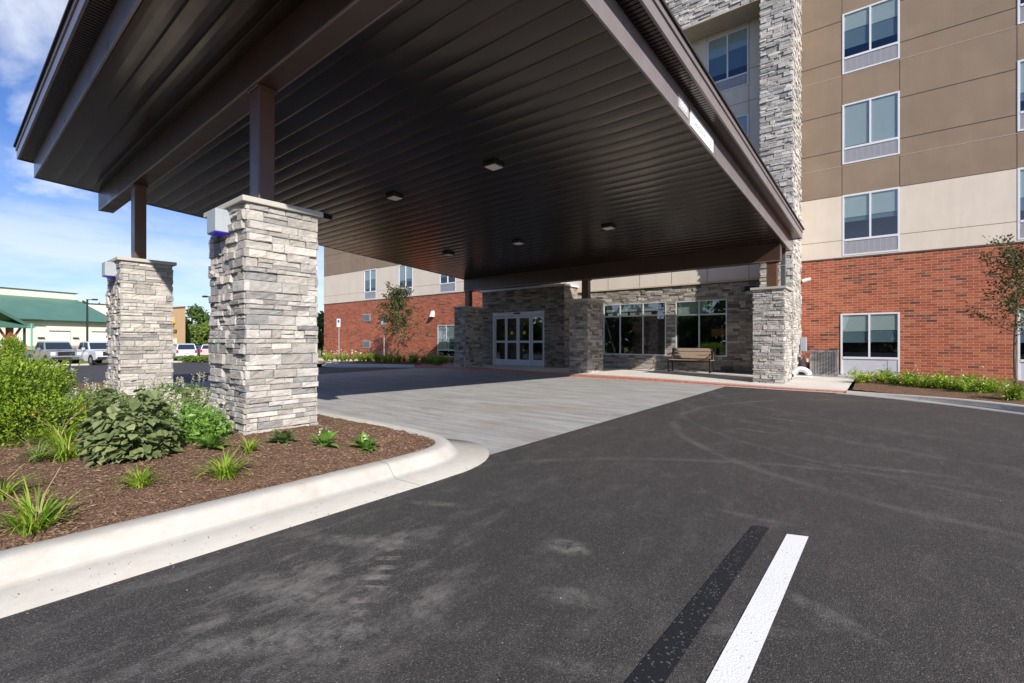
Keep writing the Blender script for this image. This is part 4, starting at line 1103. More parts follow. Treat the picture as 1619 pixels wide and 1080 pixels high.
# parking signs ------------------------------------------------------------
def psign(label, X, Y, zt, blue, tall):
    t = thing('parking_sign', label, 'sign', (X, Y, 0), 'accessible parking signs by the brick wing', R(12), (X, Y, 0))
    m = MB(); m.tube([(X, Y, 0), (X, Y, zt-.02)], .028, 8); m.build('post', M['galv'], t)
    m = MB(); m.box(X-.155, X+.155, Y-.04, Y-.032, zt-.52, zt); m.build('plate', M['sign_white'], t)
    m = MB()
    if blue:
        m.box(X-.10, X+.10, Y-.043, Y-.0405, zt-.34, zt-.12); m.build('blue_square', M['sign_blue'], t)
        m = MB(); m.tube([(X-.02, Y-.045, zt-.155), (X-.02, Y-.043, zt-.155)], .016, 10)
        m.box(X-.03, X-.012, Y-.046, Y-.0435, zt-.235, zt-.172); m.box(X-.012, X+.035, Y-.046, Y-.0435, zt-.24, zt-.225); m.box(X+.03, X+.043, Y-.046, Y-.0435, zt-.30, zt-.235)
        for q in range(9):
            a_ = R(150+q*22); m.box(X-.008+.05*math.cos(a_)-.007, X-.008+.05*math.cos(a_)+.007, Y-.046, Y-.0435, zt-.262+.05*math.sin(a_)-.007, zt-.262+.05*math.sin(a_)+.007)
        m.build('wheelchair_symbol', M['sign_white'], t)
    else:
        m.box(X-.08, X+.08, Y-.043, Y-.0405, zt-.24, zt-.08); m.build('blue_square', M['sign_blue'], t)
psign('blue and white parking sign farthest left, before the plain brick wall', -26.6, 16.5, 2.54, False, 0)
psign('parking sign with blue wheelchair symbol just left of the young tree', -22.6, 16.9, 2.62, True, 0)

# ------------------------------------------------------------------ plants
LM = {
 'bush': leafmat('bush_leaf', [(.08, .15, .012), (.18, .29, .025), (.28, .39, .035), (.36, .46, .05)]),
 'round': leafmat('round_leaf', [(.11, .145, .055), (.16, .20, .08), (.21, .25, .105), (.28, .31, .13)], .45, .25),
 'lily': leafmat('daylily_leaf', [(.13, .24, .02), (.22, .36, .03), (.32, .46, .05), (.46, .46, .08)]),
 'hosta': leafmat('broad_leaf', [(.09, .19, .035), (.16, .30, .05), (.25, .40, .07)], .4, .3),
 'grey': leafmat('grey_green_leaf', [(.12, .19, .06), (.20, .28, .10), (.30, .38, .17)]),
 'petal': leafmat('pale_petal', [(.60, .52, .42), (.75, .68, .58), (.55, .50, .48)], .7, .3),
 'orange': leafmat('yellow_petal', [(.72, .58, .06), (.66, .45, .04)], .6, .3),
 'dry': simple('dry_stalk', (.36, .25, .14), .9, var=.2),
 'tree': leafmat('young_tree_leaf', [(.035, .045, .015), (.07, .09, .025), (.12, .16, .04), (.11, .055, .03)], .5, .3),
 'far': leafmat('far_tree_leaf', [(.035, .065, .015), (.055, .105, .02), (.085, .15, .03), (.12, .19, .04)], .7, .2),
 'far2': leafmat('light_tree_leaf', [(.08, .13, .02), (.13, .20, .03), (.18, .25, .04)], .7, .2),
}
def rdir(r, up=0):
    while 1:
        v = Vector((r.uniform(-1, 1), r.uniform(-1, 1), r.uniform(-1+up, 1)))
        if .05 < v.length < 1: return v.normalized()
def leaf(m, p, d, n, L, W, fold=.25, shape=0):
    d = d.normalized(); s_ = d.cross(n)
    if s_.length < .01: s_ = d.cross(Vector((.3, .8, .2)))
    s_.normalize(); n = s_.cross(d)
    if shape == 0:
        m.mesh([p, p+d*L*.45+s_*W*.5+n*W*fold, p+d*L, p+d*L*.45-s_*W*.5+n*W*fold], [(0, 1, 2), (0, 2, 3)])
    else:   # heart-shaped leaf
        m.mesh([p, p-d*L*.12+s_*W*.28+n*W*fold*.6, p+d*L*.15+s_*W*.52+n*W*fold, p+d*L*.55+s_*W*.40+n*W*fold*.5, p+d*L-n*L*.12, p+d*L*.55-s_*W*.40+n*W*fold*.5, p+d*L*.15-s_*W*.52+n*W*fold, p-d*L*.12-s_*W*.28+n*W*fold*.6, p+d*L*.5],
               [(0, 1, 2, 8), (2, 3, 8), (3, 4, 8), (4, 5, 8), (5, 6, 8), (6, 7, 0, 8)])
def blade(m, p, az, L, W, rise, r, seg=5):
    d = Vector((math.cos(az), math.sin(az), 0)); s_ = Vector((-d.y, d.x, 0)); pts = []
    bend = r.uniform(.6, 1.5); el = rise; q = Vector(p)
    vs = []
    for k in range(seg+1):
        f = k/seg; w_ = W*(1-f**2.2)*.5+.0006
        vs += [q+s_*w_+Vector((0, 0, w_*.5)), q-s_*w_+Vector((0, 0, w_*.5))]
        q = q+(d*math.cos(el)+Vector((0, 0, 1))*math.sin(el))*L/seg; el -= bend*1.1/seg*(1+f)
    m.mesh(vs, [(2*k, 2*k+1, 2*k+3, 2*k+2) for k in range(seg)])
def bush(name, label, cat, X, Y, z, rx, ry, h, n, L, W, mat, seed, group=None, spikes=0, shape=0):
    r = random.Random(seed); t = thing(name, label, cat, (X, Y, z), group); m = MB(); c_ = Vector((X, Y, z))
    lobes = [(Vector((r.uniform(-.55, .55)*rx, r.uniform(-.55, .55)*ry, h*r.uniform(.18, .70))), r.uniform(.40, .60)) for _ in range(13)]
    for i in range(n):
        lc, lr = r.choice(lobes); v = rdir(r, .25); q = v*lr*(r.uniform(.55, 1.06)**.6)
        p = c_+lc+Vector((q.x*rx*.85, q.y*ry*.85, q.z*h*.66))
        if p.z < z+.02: p.z = z+r.uniform(.02, .15)*h
        d = (v+rdir(r)*.8+Vector((0, 0, .5))).normalized()
        leaf(m, p, d, (v+rdir(r)*.5).normalized(), L*r.uniform(.6, 1.2), W*r.uniform(.7, 1.1), .2, shape)
    for i in range(spikes):
        lc, lr = r.choice(lobes); v = rdir(r, .9); q = v*lr*.9; p = c_+lc+Vector((q.x*rx*.85, q.y*ry*.85, abs(q.z)*h*.6))
        dd = (Vector((0, 0, 1))+v*.5+rdir(r)*.2).normalized(); sL = r.uniform(.10, .26)
        for k in range(11):
            pp = p+dd*sL*k/10; ld = (rdir(r)+dd*.9).normalized(); leaf(m, pp, ld, dd, L*(1.05-.05*k), W, .2)
    m.build('foliage', LM[mat], t)
    s_ = MB()
    for i in range(9):
        v = rdir(r, .9); s_.tube([c_+Vector((0, 0, -.02)), c_+Vector((v.x*rx*.25, v.y*ry*.25, h*.3)), c_+Vector((v.x*rx*.6, v.y*ry*.6, h*.65))], [.012, .009, .004], 5)
    s_.build('stem', M['bark'], t)
    return t
bush('leafy_bush', 'big bright green bush at the left edge of the near mulch bed', 'bush', -7.85, .38, .03, 1.20, 1.12, .90, 18000, .050, .026, 'bush', 1, None, 420)
bush('leafy_bush', 'bright green bush behind the big one, cut by the left photo edge', 'bush', -10.2, -.3, .03, 1.2, 1.2, 1.05, 9000, .062, .034, 'bush', 2, None, 120)
# round-leaved shrub
def roundshrub():
    r = random.Random(5); X, Y, z = -5.42, 1.26, .02
    t = thing('round_leaf_shrub', 'dark green shrub with large round leaves in the mulch before the piers', 'shrub', (X, Y, z)); m = MB(); s_ = MB(); c_ = Vector((X, Y, z))
    for i in range(1150):
        a_ = r.uniform(0, 6.283); rr_ = math.sqrt(r.random()); hh = .57*(1-.42*rr_**3.2)*(1+.22*math.sin(a_*3+1)+.1*math.sin(a_*5))
        f = r.uniform(.10, 1.0)
        p = c_+Vector((math.cos(a_)*.32*rr_*(1.0), math.sin(a_)*.34*rr_, hh*f*.97+.03))
        out = Vector((math.cos(a_), math.sin(a_), 0)); d = (out*(.4+.9*rr_)+rdir(r)*.8+Vector((0, 0, -.22))).normalized(); n = (Vector((0, 0, 1.1))+out*.55*(rr_+.1)+rdir(r)*.4).normalized()
        L = r.uniform(.045, .090); leaf(m, p, d, n, L, L*.95, .12, 1)
        if i % 5 == 0: s_.tube([c_+Vector((out.x*.05, out.y*.05, 0)), c_+Vector((out.x*.2*rr_, out.y*.2*rr_, hh*f*.6)), p], [.005, .004, .002], 4)
    m.build('foliage', LM['round'], t); s_.build('stem', LM['grey'], t)
roundshrub()
def lily(label, X, Y, s, seed, n=70, stalks=2, mat='lily', W=.012, petals=0, group='daylily clumps in the near mulch bed', pm='orange', zf=None, name='daylily'):
    r = random.Random(seed); z = (zf or zbed)(X, Y)-.01; t = thing(name, label, 'plant', (X, Y, z), group); m = MB()
    for i in range(int(n*1.35)):
        a_ = r.uniform(0, 6.283); o = r.uniform(0, .07)*s
        blade(m, (X+math.cos(a_)*o, Y+math.sin(a_)*o, z), a_+r.uniform(-.5, .5), s*r.uniform(.18, .36), W*r.uniform(.7, 1.2), R(r.uniform(42, 88)), r)
    m.build('leaves', LM[mat], t)
    if stalks or petals:
        p_ = MB()
        for i in range(max(stalks, petals)):
            q = MB()
            a_ = r.uniform(0, 6.283); L = s*r.uniform(.25, .42); tip = Vector((X+math.cos(a_)*L*.45, Y+math.sin(a_)*L*.45, z+L*.85))
            q.tube([(X, Y, z), (X+math.cos(a_)*L*.15, Y+math.sin(a_)*L*.15, z+L*.5), tip], [.0035, .003, .002], 5); q.build('stalk', LM['dry'], t)
            if i < petals:
                for k in range(6): leaf(p_, tip+rdir(r)*.015, rdir(r, .6), rdir(r), .032*s, .018, .2)
        if p_.f: p_.build('blossom', LM[pm], t)
    return t
lily('largest daylily clump, lower left corner of the mulch bed beside the kerb', -3.98, .46, 1.05, 11, 85, 3)
lily('small daylily tuft alone between the round-leaved shrub and the kerb', -4.34, 1.06, .72, 12, 55, 1)
lily('wide daylily clump near the kerb, right of the round-leaved shrub', -4.2, 1.58, .95, 13, 75, 2)
lily('bright daylily clump just left of the round-leaved shrub', -5.80, .88, 1.2, 14, 90, 3)
lily('daylily cut by the left photo edge, above the largest clump', -4.75, .38, .95, 15, 60, 2)
lily('daylily with yellow flowers at the foot of the big bush', -6.75, .95, 1.15, 16, 80, 3, petals=3)
lily('small daylily between the round-leaved shrub and the nearest pier', -4.82, 2.02, .62, 17, 45, 1)
lily('thin upright daylily behind the round-leaved shrub', -6.1, 1.55, 1.35, 18, 45, 2)
for q_, (px_, py_, s_, lb) in enumerate(((128, 668, .9, 'grassy tuft at the right foot of the big bush'), (168, 655, .8, 'grassy tuft in the gap between bush and second pier'), (285, 668, 1.0, 'tall grassy tuft touching the round-leaved shrub on its right'), (305, 690, .8, 'grassy tuft right of the round-leaved shrub, before the pale flowers'), (60, 730, .8, 'loose tuft under the yellow flowered daylily'))):
    u_ = (px_-809.5)/FL; d_ = (EYE-.05)*FL/(py_-540); lily(lb, (-.6161+u_*.7877)*d_, (.7877+u_*.6161)*d_, s_, 60+q_, 55, 1, mat='lily' if q_ % 2 else 'grey')
def hosta(label, X, Y, s, seed, n=26, flowers=0, mat='hosta', group='broad-leaved plants around the nearest pier'):
    r = random.Random(seed); z = zbed(X, Y)-.01; t = thing('hosta', label, 'plant', (X, Y, z), group); m = MB()
    for i in range(n):
        a_ = r.uniform(0, 6.283); el = R(r.uniform(15, 70)); d = Vector((math.cos(a_)*math.cos(el), math.sin(a_)*math.cos(el), math.sin(el))); L = s*r.uniform(.10, .19); p = Vector((X, Y, z))+d*L*.5
        m.tube([(X, Y, z), p], [.004, .003], 4); leaf(m, p, (d+Vector((0, 0, -.25))), Vector((0, 0, 1))+d*.4, L, L*.5, .18, 1)
    m.build('leaves', LM[mat], t)
    if flowers:
        q = MB()
        for i in range(flowers*8): leaf(q, Vector((X+r.uniform(-.06, .06)*s, Y+r.uniform(-.06, .06)*s, z+r.uniform(.10, .22)*s)), rdir(r, .5), rdir(r), .04*s, .022, .2)
        q.build('blossom', LM['petal'], t)
hosta('dark hosta low in the mulch left of the nearest pier', -5.20, 1.84, .85, 21, 30)
hosta('feathery green plant against the foot of the nearest pier', -4.93, 2.42, .85, 22, 34, 0, 'grey')
hosta('yellow green hosta with pale flower, middle of three right of the pier', -4.50, 2.62, .95, 23, 18, 2, 'hosta')
hosta('compact green hosta with white blossoms, nearest the kerb nose', -4.18, 2.90, .80, 24, 34, 1)
# drift of perennials between the bush and the piers
def drift(label, X, Y, rx, ry, h, n, seed, fl=6, mat='grey'):
    r = random.Random(seed); z = .03; t = thing('perennial_clump', label, 'plant', (X, Y, z), 'flowering perennials between the bush and the piers'); m = MB(); f = MB(); s_ = MB()
    for i in range(n):
        a_ = r.uniform(0, 6.283); q = math.sqrt(r.random()); p = Vector((X+math.cos(a_)*rx*q, Y+math.sin(a_)*ry*q, z+h*r.random()*(1-.5*q*q)))
        leaf(m, p, rdir(r, .7), rdir(r, .9), r.uniform(.05, .11), r.uniform(.018, .04), .2)
    for i in range(fl):
        a_ = r.uniform(0, 6.283); q = math.sqrt(r.random()); b_ = Vector((X+math.cos(a_)*rx*q, Y+math.sin(a_)*ry*q, z)); tip = b_+Vector((r.uniform(-.12, .12), r.uniform(-.12, .12), h*r.uniform(1.0, 1.45)))
        s_.tube([b_, (b_+tip)/2+Vector((.01, 0, .03)), tip], [.004, .003, .002], 4)
        for k in range(26): leaf(f, tip+Vector((r.uniform(-.02, .02), r.uniform(-.02, .02), -r.random()*.14)), rdir(r, .3), rdir(r), .028, .016, .2)
    m.build('leaves', LM[mat], t); s_.build('stalk', LM['grey'], t); f.build('blossom', LM['petal'], t)
drift('green perennial clump with pale flower spikes beside the nearest pier, left', -7.0, 2.05, .5, .42, .36, 900, 31, 6)
drift('leafy perennial clump directly behind the round-leaved shrub', -6.35, 1.95, .42, .38, .36, 800, 32, 4, 'hosta')
drift('perennials with pale spikes in front of the second pier', -9.8, 1.85, .8, .38, .36, 1100, 33, 10)
drift('perennials with pale spikes between the two near piers', -9.3, 2.75, .7, .5, .40, 1000, 34, 12)
drift('low perennials at the foot of the second pier, left side', -11.2, 1.5, .7, .35, .4, 800, 35, 7)
drift('pale flowering plants left of the second pier by the bush', -12.6, 1.6, .7, .5, .5, 800, 36, 10)
drift('low green plants between the big bush and the round-leaved shrub', -6.75, 1.45, .45, .35, .32, 800, 37, 3, 'lily')
drift('green clump filling the gap between the shrub and the nearest pier', -5.85, 1.95, .32, .30, .34, 800, 38, 3, 'hosta')
drift('low sprawling greens with pale flowers just left of the nearest pier foot', -7.25, 2.6, .4, .35, .34, 700, 39, 6)
# bark chips
r = random.Random(77); m = MB()
for i in range(7500):
    d_ = r.random()**1.3*4.6+.35; a_ = r.random()
    X = -3.74-r.random()**1.2*3.2; Y = -.3+r.random()*4.1
    if not inside((X, Y), BED1): continue
    z = zbed(X, Y)+.004; a_ = r.uniform(0, 6.283); L = r.uniform(.007, .026); W = r.uniform(.003, .007); v = Vector((math.cos(a_), math.sin(a_), r.uniform(-.25, .35))); s_ = Vector((-v.y, v.x, r.uniform(-.4, .4)))
    p = Vector((X, Y, z)); m.mesh([p-v*L-s_*W*.5, p+v*L-s_*W, p+v*L*.8+s_*W, p-v*L*.9+s_*W, p+Vector((0, 0, .006))], [(0, 1, 4), (1, 2, 4), (2, 3, 4), (3, 0, 4)])
chipm = leafmat('bark_chip', [(.09, .05, .03), (.14, .08, .05), (.19, .115, .074), (.29, .19, .13)], .9, 0)
tag(m.build('bark_chips', chipm), kind='stuff')
m = MB()
for i in range(260):
    X = -3.85-r.random()**1.1*3.4; Y = -.1+r.random()*3.8
    if not inside((X, Y), BED1): continue
    z = zbed(X, Y)+.008; v = rdir(r); v.z *= .2
    if i % 3: leaf(m, Vector((X, Y, z)), v, Vector((r.uniform(-.4, .4), r.uniform(-.4, .4), 1)), r.uniform(.02, .045), .016, .3)
    else: m.tube([(X, Y, z), (X+v.x*.05, Y+v.y*.05, z+.006), (X+v.x*.11, Y+v.y*.09, z)], [.0018, .0015, .001], 4)
tag(m.build('fallen_leaves', leafmat('litter', [(.20, .13, .06), (.34, .25, .12), (.42, .36, .14), (.16, .20, .05)], .8, .1)), kind='stuff')
# grit that lies in the gutter and on the asphalt
m = MB(); r = random.Random(8)
for i in range(420):
    if i < 170: X, Y = r.uniform(-3.45, -3.05), r.uniform(.2, 3.5); z = ZC+.01
    else: X, Y = r.uniform(-3.0, 3), r.uniform(.8, 9); z = ZR
    q = r.uniform(.0015, .0045); p = Vector((X, Y, z)); m.mesh([p+Vector((q, 0, 0)), p+Vector((0, q, 0)), p+Vector((-q, 0, 0)), p+Vector((0, -q, 0)), p+Vector((0, 0, q))], [(0, 1, 4), (1, 2, 4), (2, 3, 4), (3, 0, 4)])
tag(m.build('gravel', leafmat('grit', [(.05, .04, .035), (.2, .18, .15), (.5, .47, .42)], .9, 0)), kind='stuff')

# right-hand bed plants
r = random.Random(91); LBL = ['first green clump of the right bed, beside the pavement', 'second green clump of the right bed from the pavement', 'third green clump of the right bed from the pavement', 'fourth green clump of the right bed from the pavement',
  'fifth green clump of the right bed from the pavement', 'sixth green clump of the right bed from the pavement', 'seventh green clump of the right bed, left of the tree', 'eighth green clump of the right bed, at the tree foot', 'last green clump of the right bed, cut by the photo edge']
POS = [(1368, 607, .5), (1393, 606, .42), (1420, 610, .45), (1448, 612, .5), (1478, 615, .45), (1508, 617, .5), (1540, 621, .5), (1572, 622, .5), (1606, 632, .55)]
def zb2(X, Y): return zbed2(X, Y)
def gpt(px, py, z):
    u = (px-809.5)/FL; d = (z-EYE)*FL/(540-py); return ((-.6161+u*.7877)*d, (.7877+u*.6161)*d)
for (px_, py_, s_), lb in zip(POS, LBL):
    X, Y = gpt(px_, py_, -.02); z = zbed2(X, Y); t = thing('perennial_clump', lb, 'plant', (X, Y, z), 'green clumps in the bed before the brick wall'); m = MB(); f = MB()
    for k in range(3):
        ox, oy = r.uniform(-.15, .15), r.uniform(-.1, .35)
        for i in range(50): blade(m, (X+ox+r.uniform(-.06, .06), Y+oy+r.uniform(-.06, .06), z), r.uniform(0, 6.283), s_*r.uniform(.45, 1.0), .020, R(r.uniform(35, 85)), r, 4)
    for i in range(130): leaf(m, Vector((X+r.gauss(0, .16), Y+.12+r.gauss(0, .2), z+r.random()*.30)), rdir(r, .6), rdir(r, .8), .07, .03)
    for i in range(14 if r.random() < .6 else 4): leaf(f, Vector((X+r.gauss(0, .14), Y+r.gauss(0, .15), z+r.uniform(.15, .35))), rdir(r, .6), rdir(r, .9), .05, .035)
    m.build('leaves', LM['lily' if r.random() < .75 else 'bush'], t); f.build('blossom', LM['petal' if r.random() < .6 else 'orange'], t)
for (px_, py_, s_, lb) in ((1350, 594, .5, 'lone spindly plant before the grey panel under the ground floor window'),):
    X, Y = gpt(px_, py_, 0); lily(lb, X, Y, 1.5, 95, 24, 2, group=None, zf=lambda a, b: 0.0, W=.014, name='grass_tuft')
for (px_, py_, lb) in ((1440, 601, 'back row clump against the brick, left'), (1490, 604, 'back row clump against the brick, centre'), (1535, 606, 'back row clump against the brick, near the tree'), (1400, 599, 'back row clump under the ground floor window corner')):
    X, Y = gpt(px_, py_, .02); lily(lb, X, Y, 1.35, px_, 70, 2, group='back row of clumps against the brick', zf=zbed2, W=.02, name='perennial_clump', petals=2, pm='petal')
# left bed plants
for i, (px_, lb) in enumerate(((520, 'low plant at the far left end of the wing bed'), (545, 'low plant by the first parking sign'), (572, 'green plant under the wall vents'), (598, 'green clump by the second parking sign'), (622, 'green clump left of the young tree trunk'), (645, 'clump right of the young tree trunk'), (668, 'clump with pale flowers in the wing bed'), (690, 'clump in front of the glass corner, left'), (708, 'broad leaved clump next to the left stone pier'))):
    d_ = [27, 26.5, 26, 25.4, 24.9, 24.6, 24.2, 23.6, 23.3][i]; X, Y, _ = at(px_, d_, 0); z = 0
    t = thing('perennial_clump', lb, 'plant', (X, Y, z), 'plants in the bed before the brick wing'); m = MB(); f = MB()
    for k in range(7):
        ox, oy = r.uniform(-.6, .6), r.uniform(-.5, .9)
        for j in range(40): blade(m, (X+ox, Y+oy, z), r.uniform(0, 6.283), r.uniform(.3, .75), .03, R(r.uniform(45, 88)), r, 3)
    for k in range(18): leaf(f, Vector((X+r.gauss(0, .5), Y+r.gauss(0, .4), z+r.uniform(.35, .6))), rdir(r, .6), rdir(r, .9), .10, .09)
    m.build('leaves', LM['bush' if i % 2 else 'lily'], t); f.build('blossom', LM['petal'], t)

# young trees ------------------------------------------------------------
def young(label, X, Y, z, H, first_branch, rad, n, seed, lsz=.085, lean=(0, 0)):
    r = random.Random(seed); t = thing('young_tree', label, 'tree', (X, Y, z), 'young trees in the beds'); b = MB(); l = MB(); base = Vector((X, Y, z))
    path = [base+Vector((lean[0]*f+.03*math.sin(f*7+seed), lean[1]*f, H*f)) for f in np.linspace(0, .95, 9)]
    b.tube(path, [.036*(1-.85*k/8)+.004 for k in range(9)], 8)
    for i in range(n):
        f = first_branch+(.97-first_branch)*(i/n)**.85; k = f/.95*8; k0 = min(7, int(k)); p = path[k0].lerp(path[k0+1], min(1, k-k0))
        a_ = i*2.4+r.uniform(-.5, .5); el = R(r.uniform(8, 55)); L = rad*r.uniform(.55, 1.15)*(1.0-.55*(f-first_branch)/(1-first_branch)); d = Vector((math.cos(a_)*math.cos(el), math.sin(a_)*math.cos(el), math.sin(el)))
        pts = [p]; 
        for q in range(4): d = (d+rdir(r)*.25+Vector((0, 0, .10))).normalized(); pts.append(pts[-1]+d*L/4)
        b.tube(pts, [.011, .009, .007, .005, .003], 5)
        for q in range(1, 5):
            for _ in range(r.randint(4, 10)):
                e = rdir(r); tw = pts[q]+e*r.uniform(.02, .15); leaf(l, tw, (e+Vector((0, 0, -.3))), rdir(r), lsz*r.uniform(.6, 1.15), lsz*.55, .15)
            if r.random() < .55:
                e = (rdir(r)+d*.6).normalized(); tip = pts[q]+e*L*.30; b.tube([pts[q], tip], [.004, .002], 4)
                for _ in range(10): ee = rdir(r); leaf(l, pts[q].lerp(tip, r.random())+ee*.05, ee, rdir(r), lsz*r.uniform(.6, 1.1), lsz*.55, .15)
    b.build('trunk', M['bark'], t); l.build('crown', LM['tree'], t)
young('young tree with sparse leaves at the right edge before the brick wall', 2.62, 16.7, -.02, 3.55, .36, 1.10, 44, 3)
young('young tree with sparse leaves in front of the brick wing', -21.45, 17.0, 0, 4.0, .26, 1.75, 54, 4, .15)

# big far trees ----------------------------------------------------------
def bigtree(label, X, Y, z, H, rad, n, seed, mat='far', lsz=.5, name='broadleaf_tree', group='trees behind the parking lot', low=.2):
    r = random.Random(seed); t = thing(name, label, 'tree', (X, Y, z), group); b = MB(); l = MB(); c_ = Vector((X, Y, z))
    b.tube([c_, c_+Vector((.1, 0, H*.35)), c_+Vector((0, .1, H*.8))], [rad*.09, rad*.06, rad*.02], 7)
    lobes = []
    for i in range(22):
        v = rdir(r); hz_ = low+(1-low)*(.5+.5*v.z*.8); lobes.append((c_+Vector((v.x*rad*.62, v.y*rad*.62, H*hz_*.93)), rad*r.uniform(.26, .44)))
    for lc, lr in lobes[:9]: b.tube([c_+Vector((0, 0, H*.3)), lc], [rad*.035, rad*.01], 5)
    for i in range(n):
        lc, lr = r.choice(lobes); v = rdir(r); p = lc+Vector((v.x, v.y, v.z*.85))*lr*(r.uniform(.45, 1.1)**.7)
        if p.z < z+.1: continue
        leaf(l, p, rdir(r), (v+rdir(r)*.7), lsz*r.uniform(.5, 1.1), lsz*.6, .1)
    b.build('trunk', M['bark'], t); l.build('crown', LM[mat], t)
ZL = -.8
def pt(px, d): p = at(px, d, 0); return p[0], p[1]
X, Y = pt(303, 78); bigtree('tall dark green tree behind the tan building, left of the nearest pier', X, Y, ZL, 8.9, 3.1, 4200, 1, lsz=.55)
X, Y = pt(326, 74); bigtree('shorter light green tree right of the tall dark one', X, Y, ZL, 5.4, 2.6, 3200, 2, 'far2', .5)
X, Y = pt(288, 70); bigtree('low light green tree beside the tan building wall', X, Y, ZL, 4.6, 2.2, 2400, 3, 'far2', .5)
X, Y = pt(498, 52); bigtree('green tree seen between the nearest pier and the brick wing, left', X, Y, -.5, 5.3, 2.2, 3200, 4, 'far2', .4)
X, Y = pt(509, 47); bigtree('dark green tree hugging the corner of the brick wing', X, Y, -.4, 4.6, 1.5, 2800, 5, 'far', .35, low=.02)
for i, (px_, d_, H, lb) in enumerate(((128, 150, 15.6, 'far dark treetop just left of the light pole'), (140, 155, 14.2, 'far dark treetop behind the light pole'), (156, 150, 14.3, 'far dark treetop right of the light pole'))):
    X, Y = pt(px_, d_); bigtree(lb, X, Y, ZL, H, 2.4, 700, 10+i, 'far', .9, group='far treetops over the cream warehouse', low=.75)
# trees across the road behind the viewer, seen mirrored in the lobby glass
for i, (X, Y, H) in enumerate(((-38, -30, 10), (-24, -38, 12), (-12, -36, 9), (0, -42, 12), (14, -38, 10), (28, -36, 11), (-52, -18, 10))):
    bigtree(['tree across the road, far end of the row', 'tall tree across the road, second of the row', 'shorter tree across the road behind the viewer', 'broad tree across the road straight behind the viewer', 'tree across the road behind the viewer, right', 'last tree of the row across the road, right', 'tree across the road at the lot corner'][i], X, Y, -.13 if X > -18 else ZL, H, 4.2, 1500, 40+i, 'far2' if i % 2 else 'far', .9, group='trees across the road')
r = random.Random(404); l = MB()  # unseen tree belt, added to darken the reflections in the lobby glass
for i in range(15000):
    X = r.uniform(-75, 45); Y = -33-abs(X+5)*.06+r.uniform(-3, 3); h_ = 5.6+1.6*math.sin(X*.31)+1.5*math.sin(X*.83+2)+1.2*math.sin(X*2.1)
    leaf(l, Vector((X, Y, -.5+h_*r.random()**.8)), rdir(r), rdir(r), r.uniform(.7, 1.5), .8, .1)
tag(l.build('unseen_tree_belt', LM['far']), kind='stuff')
# low hedge before the parked cars
def hedge(label, x0, x1, d, z0_, h, dep, n, seed, mat, name='low_hedge'):
    r = random.Random(seed); A = Vector(at(x0, d, z0_)); B = Vector(at(x1, d, z0_)); t = thing(name, label, 'hedge', tuple((A+B)/2)); m = MB()
    for i in range(n):
        p = A.lerp(B, r.random())+Vector((r.uniform(-dep, dep), r.uniform(-dep, dep), h*r.random()*(.75+.25*math.sin(i)))); leaf(m, p, rdir(r, .6), rdir(r), .22, .13, .1)
    m.build('foliage', LM[mat], t)
hedge('low yellow green hedge in front of the parked cars', 290, 340, 44, -.72, .5, .5, 1600, 3, 'far2')
X, Y = pt(22, 41); bush('yellow_shrub', 'pointed yellow green shrub above the bush at the left edge', 'shrub', X, Y, ZL, 1.1, 1.1, 2.3, 2600, .18, .09, 'bush', 44, None, 60)
X, Y = pt(108, 46); bush('small_shrub', 'small brownish shrub between the two pickup trucks', 'shrub', X, Y, ZL, .5, .5, 1.5, 700, .16, .08, 'far', 45)

# ------------------------------------------------------------------ background buildings
bm_w = stucco('warehouse_white', (.72, .70, .62), .03); M['green_roof'] = simple('green_metal_roof', (.085, .19, .14), .5, var=.12, scale=.5)
M['green_trim'] = simple('green_trim', (.02, .06, .045), .5); M['tan'] = stucco('tan_wall', (.55, .36, .20), .05); M['timber'] = simple('orange_timber', (.28, .09, .03), .7, var=.2); M['stonetan'] = stucco('tan_base', (.42, .30, .20), .15)
A = Vector(at(-70, 56, ZL)); Bp = Vector(at(176, 72, ZL)); U = (Bp-A); LEN = U.length; U.normalize(); Nn = Vector((U.y, -U.x, 0))   # toward the camera
gb = thing('warehouse', 'long white building with green metal roof and garage doors', 'building', tuple((A+Bp)/2))
def uvw(u, n, z): p = A+U*u+Nn*n; return (p.x, p.y, ZL+z)
def ubox(m, u0, u1, n0, n1, z0_, z1_):
    v = [uvw(u0, n0, z0_), uvw(u1, n0, z0_), uvw(u1, n1, z0_), uvw(u0, n1, z0_), uvw(u0, n0, z1_), uvw(u1, n0, z1_), uvw(u1, n1, z1_), uvw(u0, n1, z1_)]
    m.mesh(v, [(0, 3, 2, 1), (4, 5, 6, 7), (0, 1, 5, 4), (1, 2, 6, 5), (2, 3, 7, 6), (3, 0, 4, 7)])
def uat(px_):   # u coordinate where the sight line of px meets the facade
    u_ = (px_-809.5)/FL; rx, ry = -.6161+u_*.7877, .7877+u_*.6161
    det = rx*(-U.y)+ry*U.x
    return (rx*A.y-ry*A.x)/(-det) if False else ((A.y*rx-A.x*ry)/(U.x*ry-U.y*rx))
m = MB(); ubox(m, -12, LEN, -16, 0, 0, 4.95); m.build('white_wall', bm_w, gb)
m = MB(); ubox(m, -12, LEN+.05, -.0, .06, 0, 1.35); m.build('tan_wainscot', M['stonetan'], gb)
ru = (121-809.5)/FL; rx, ry = -.6161+ru*.7877, .7877+ru*.6161; A9 = A-Nn*9; uR = (A9.y*rx-A9.x*ry)/(U.x*ry-U.y*rx)
m = MB(); e = 4.95; v = [uvw(-13, .7, e-.1), uvw(LEN+.8, .7, e-.1), uvw(uR-0, -9, 8.6), uvw(-13, -9, 8.6), uvw(LEN+.8, -18, e-.1), uvw(-13, .7, e-.3), uvw(LEN+.8, .7, e-.3), uvw(LEN+.8, -18, e-.3)]
m.mesh(v, [(0, 1, 2, 3), (1, 4, 2)])
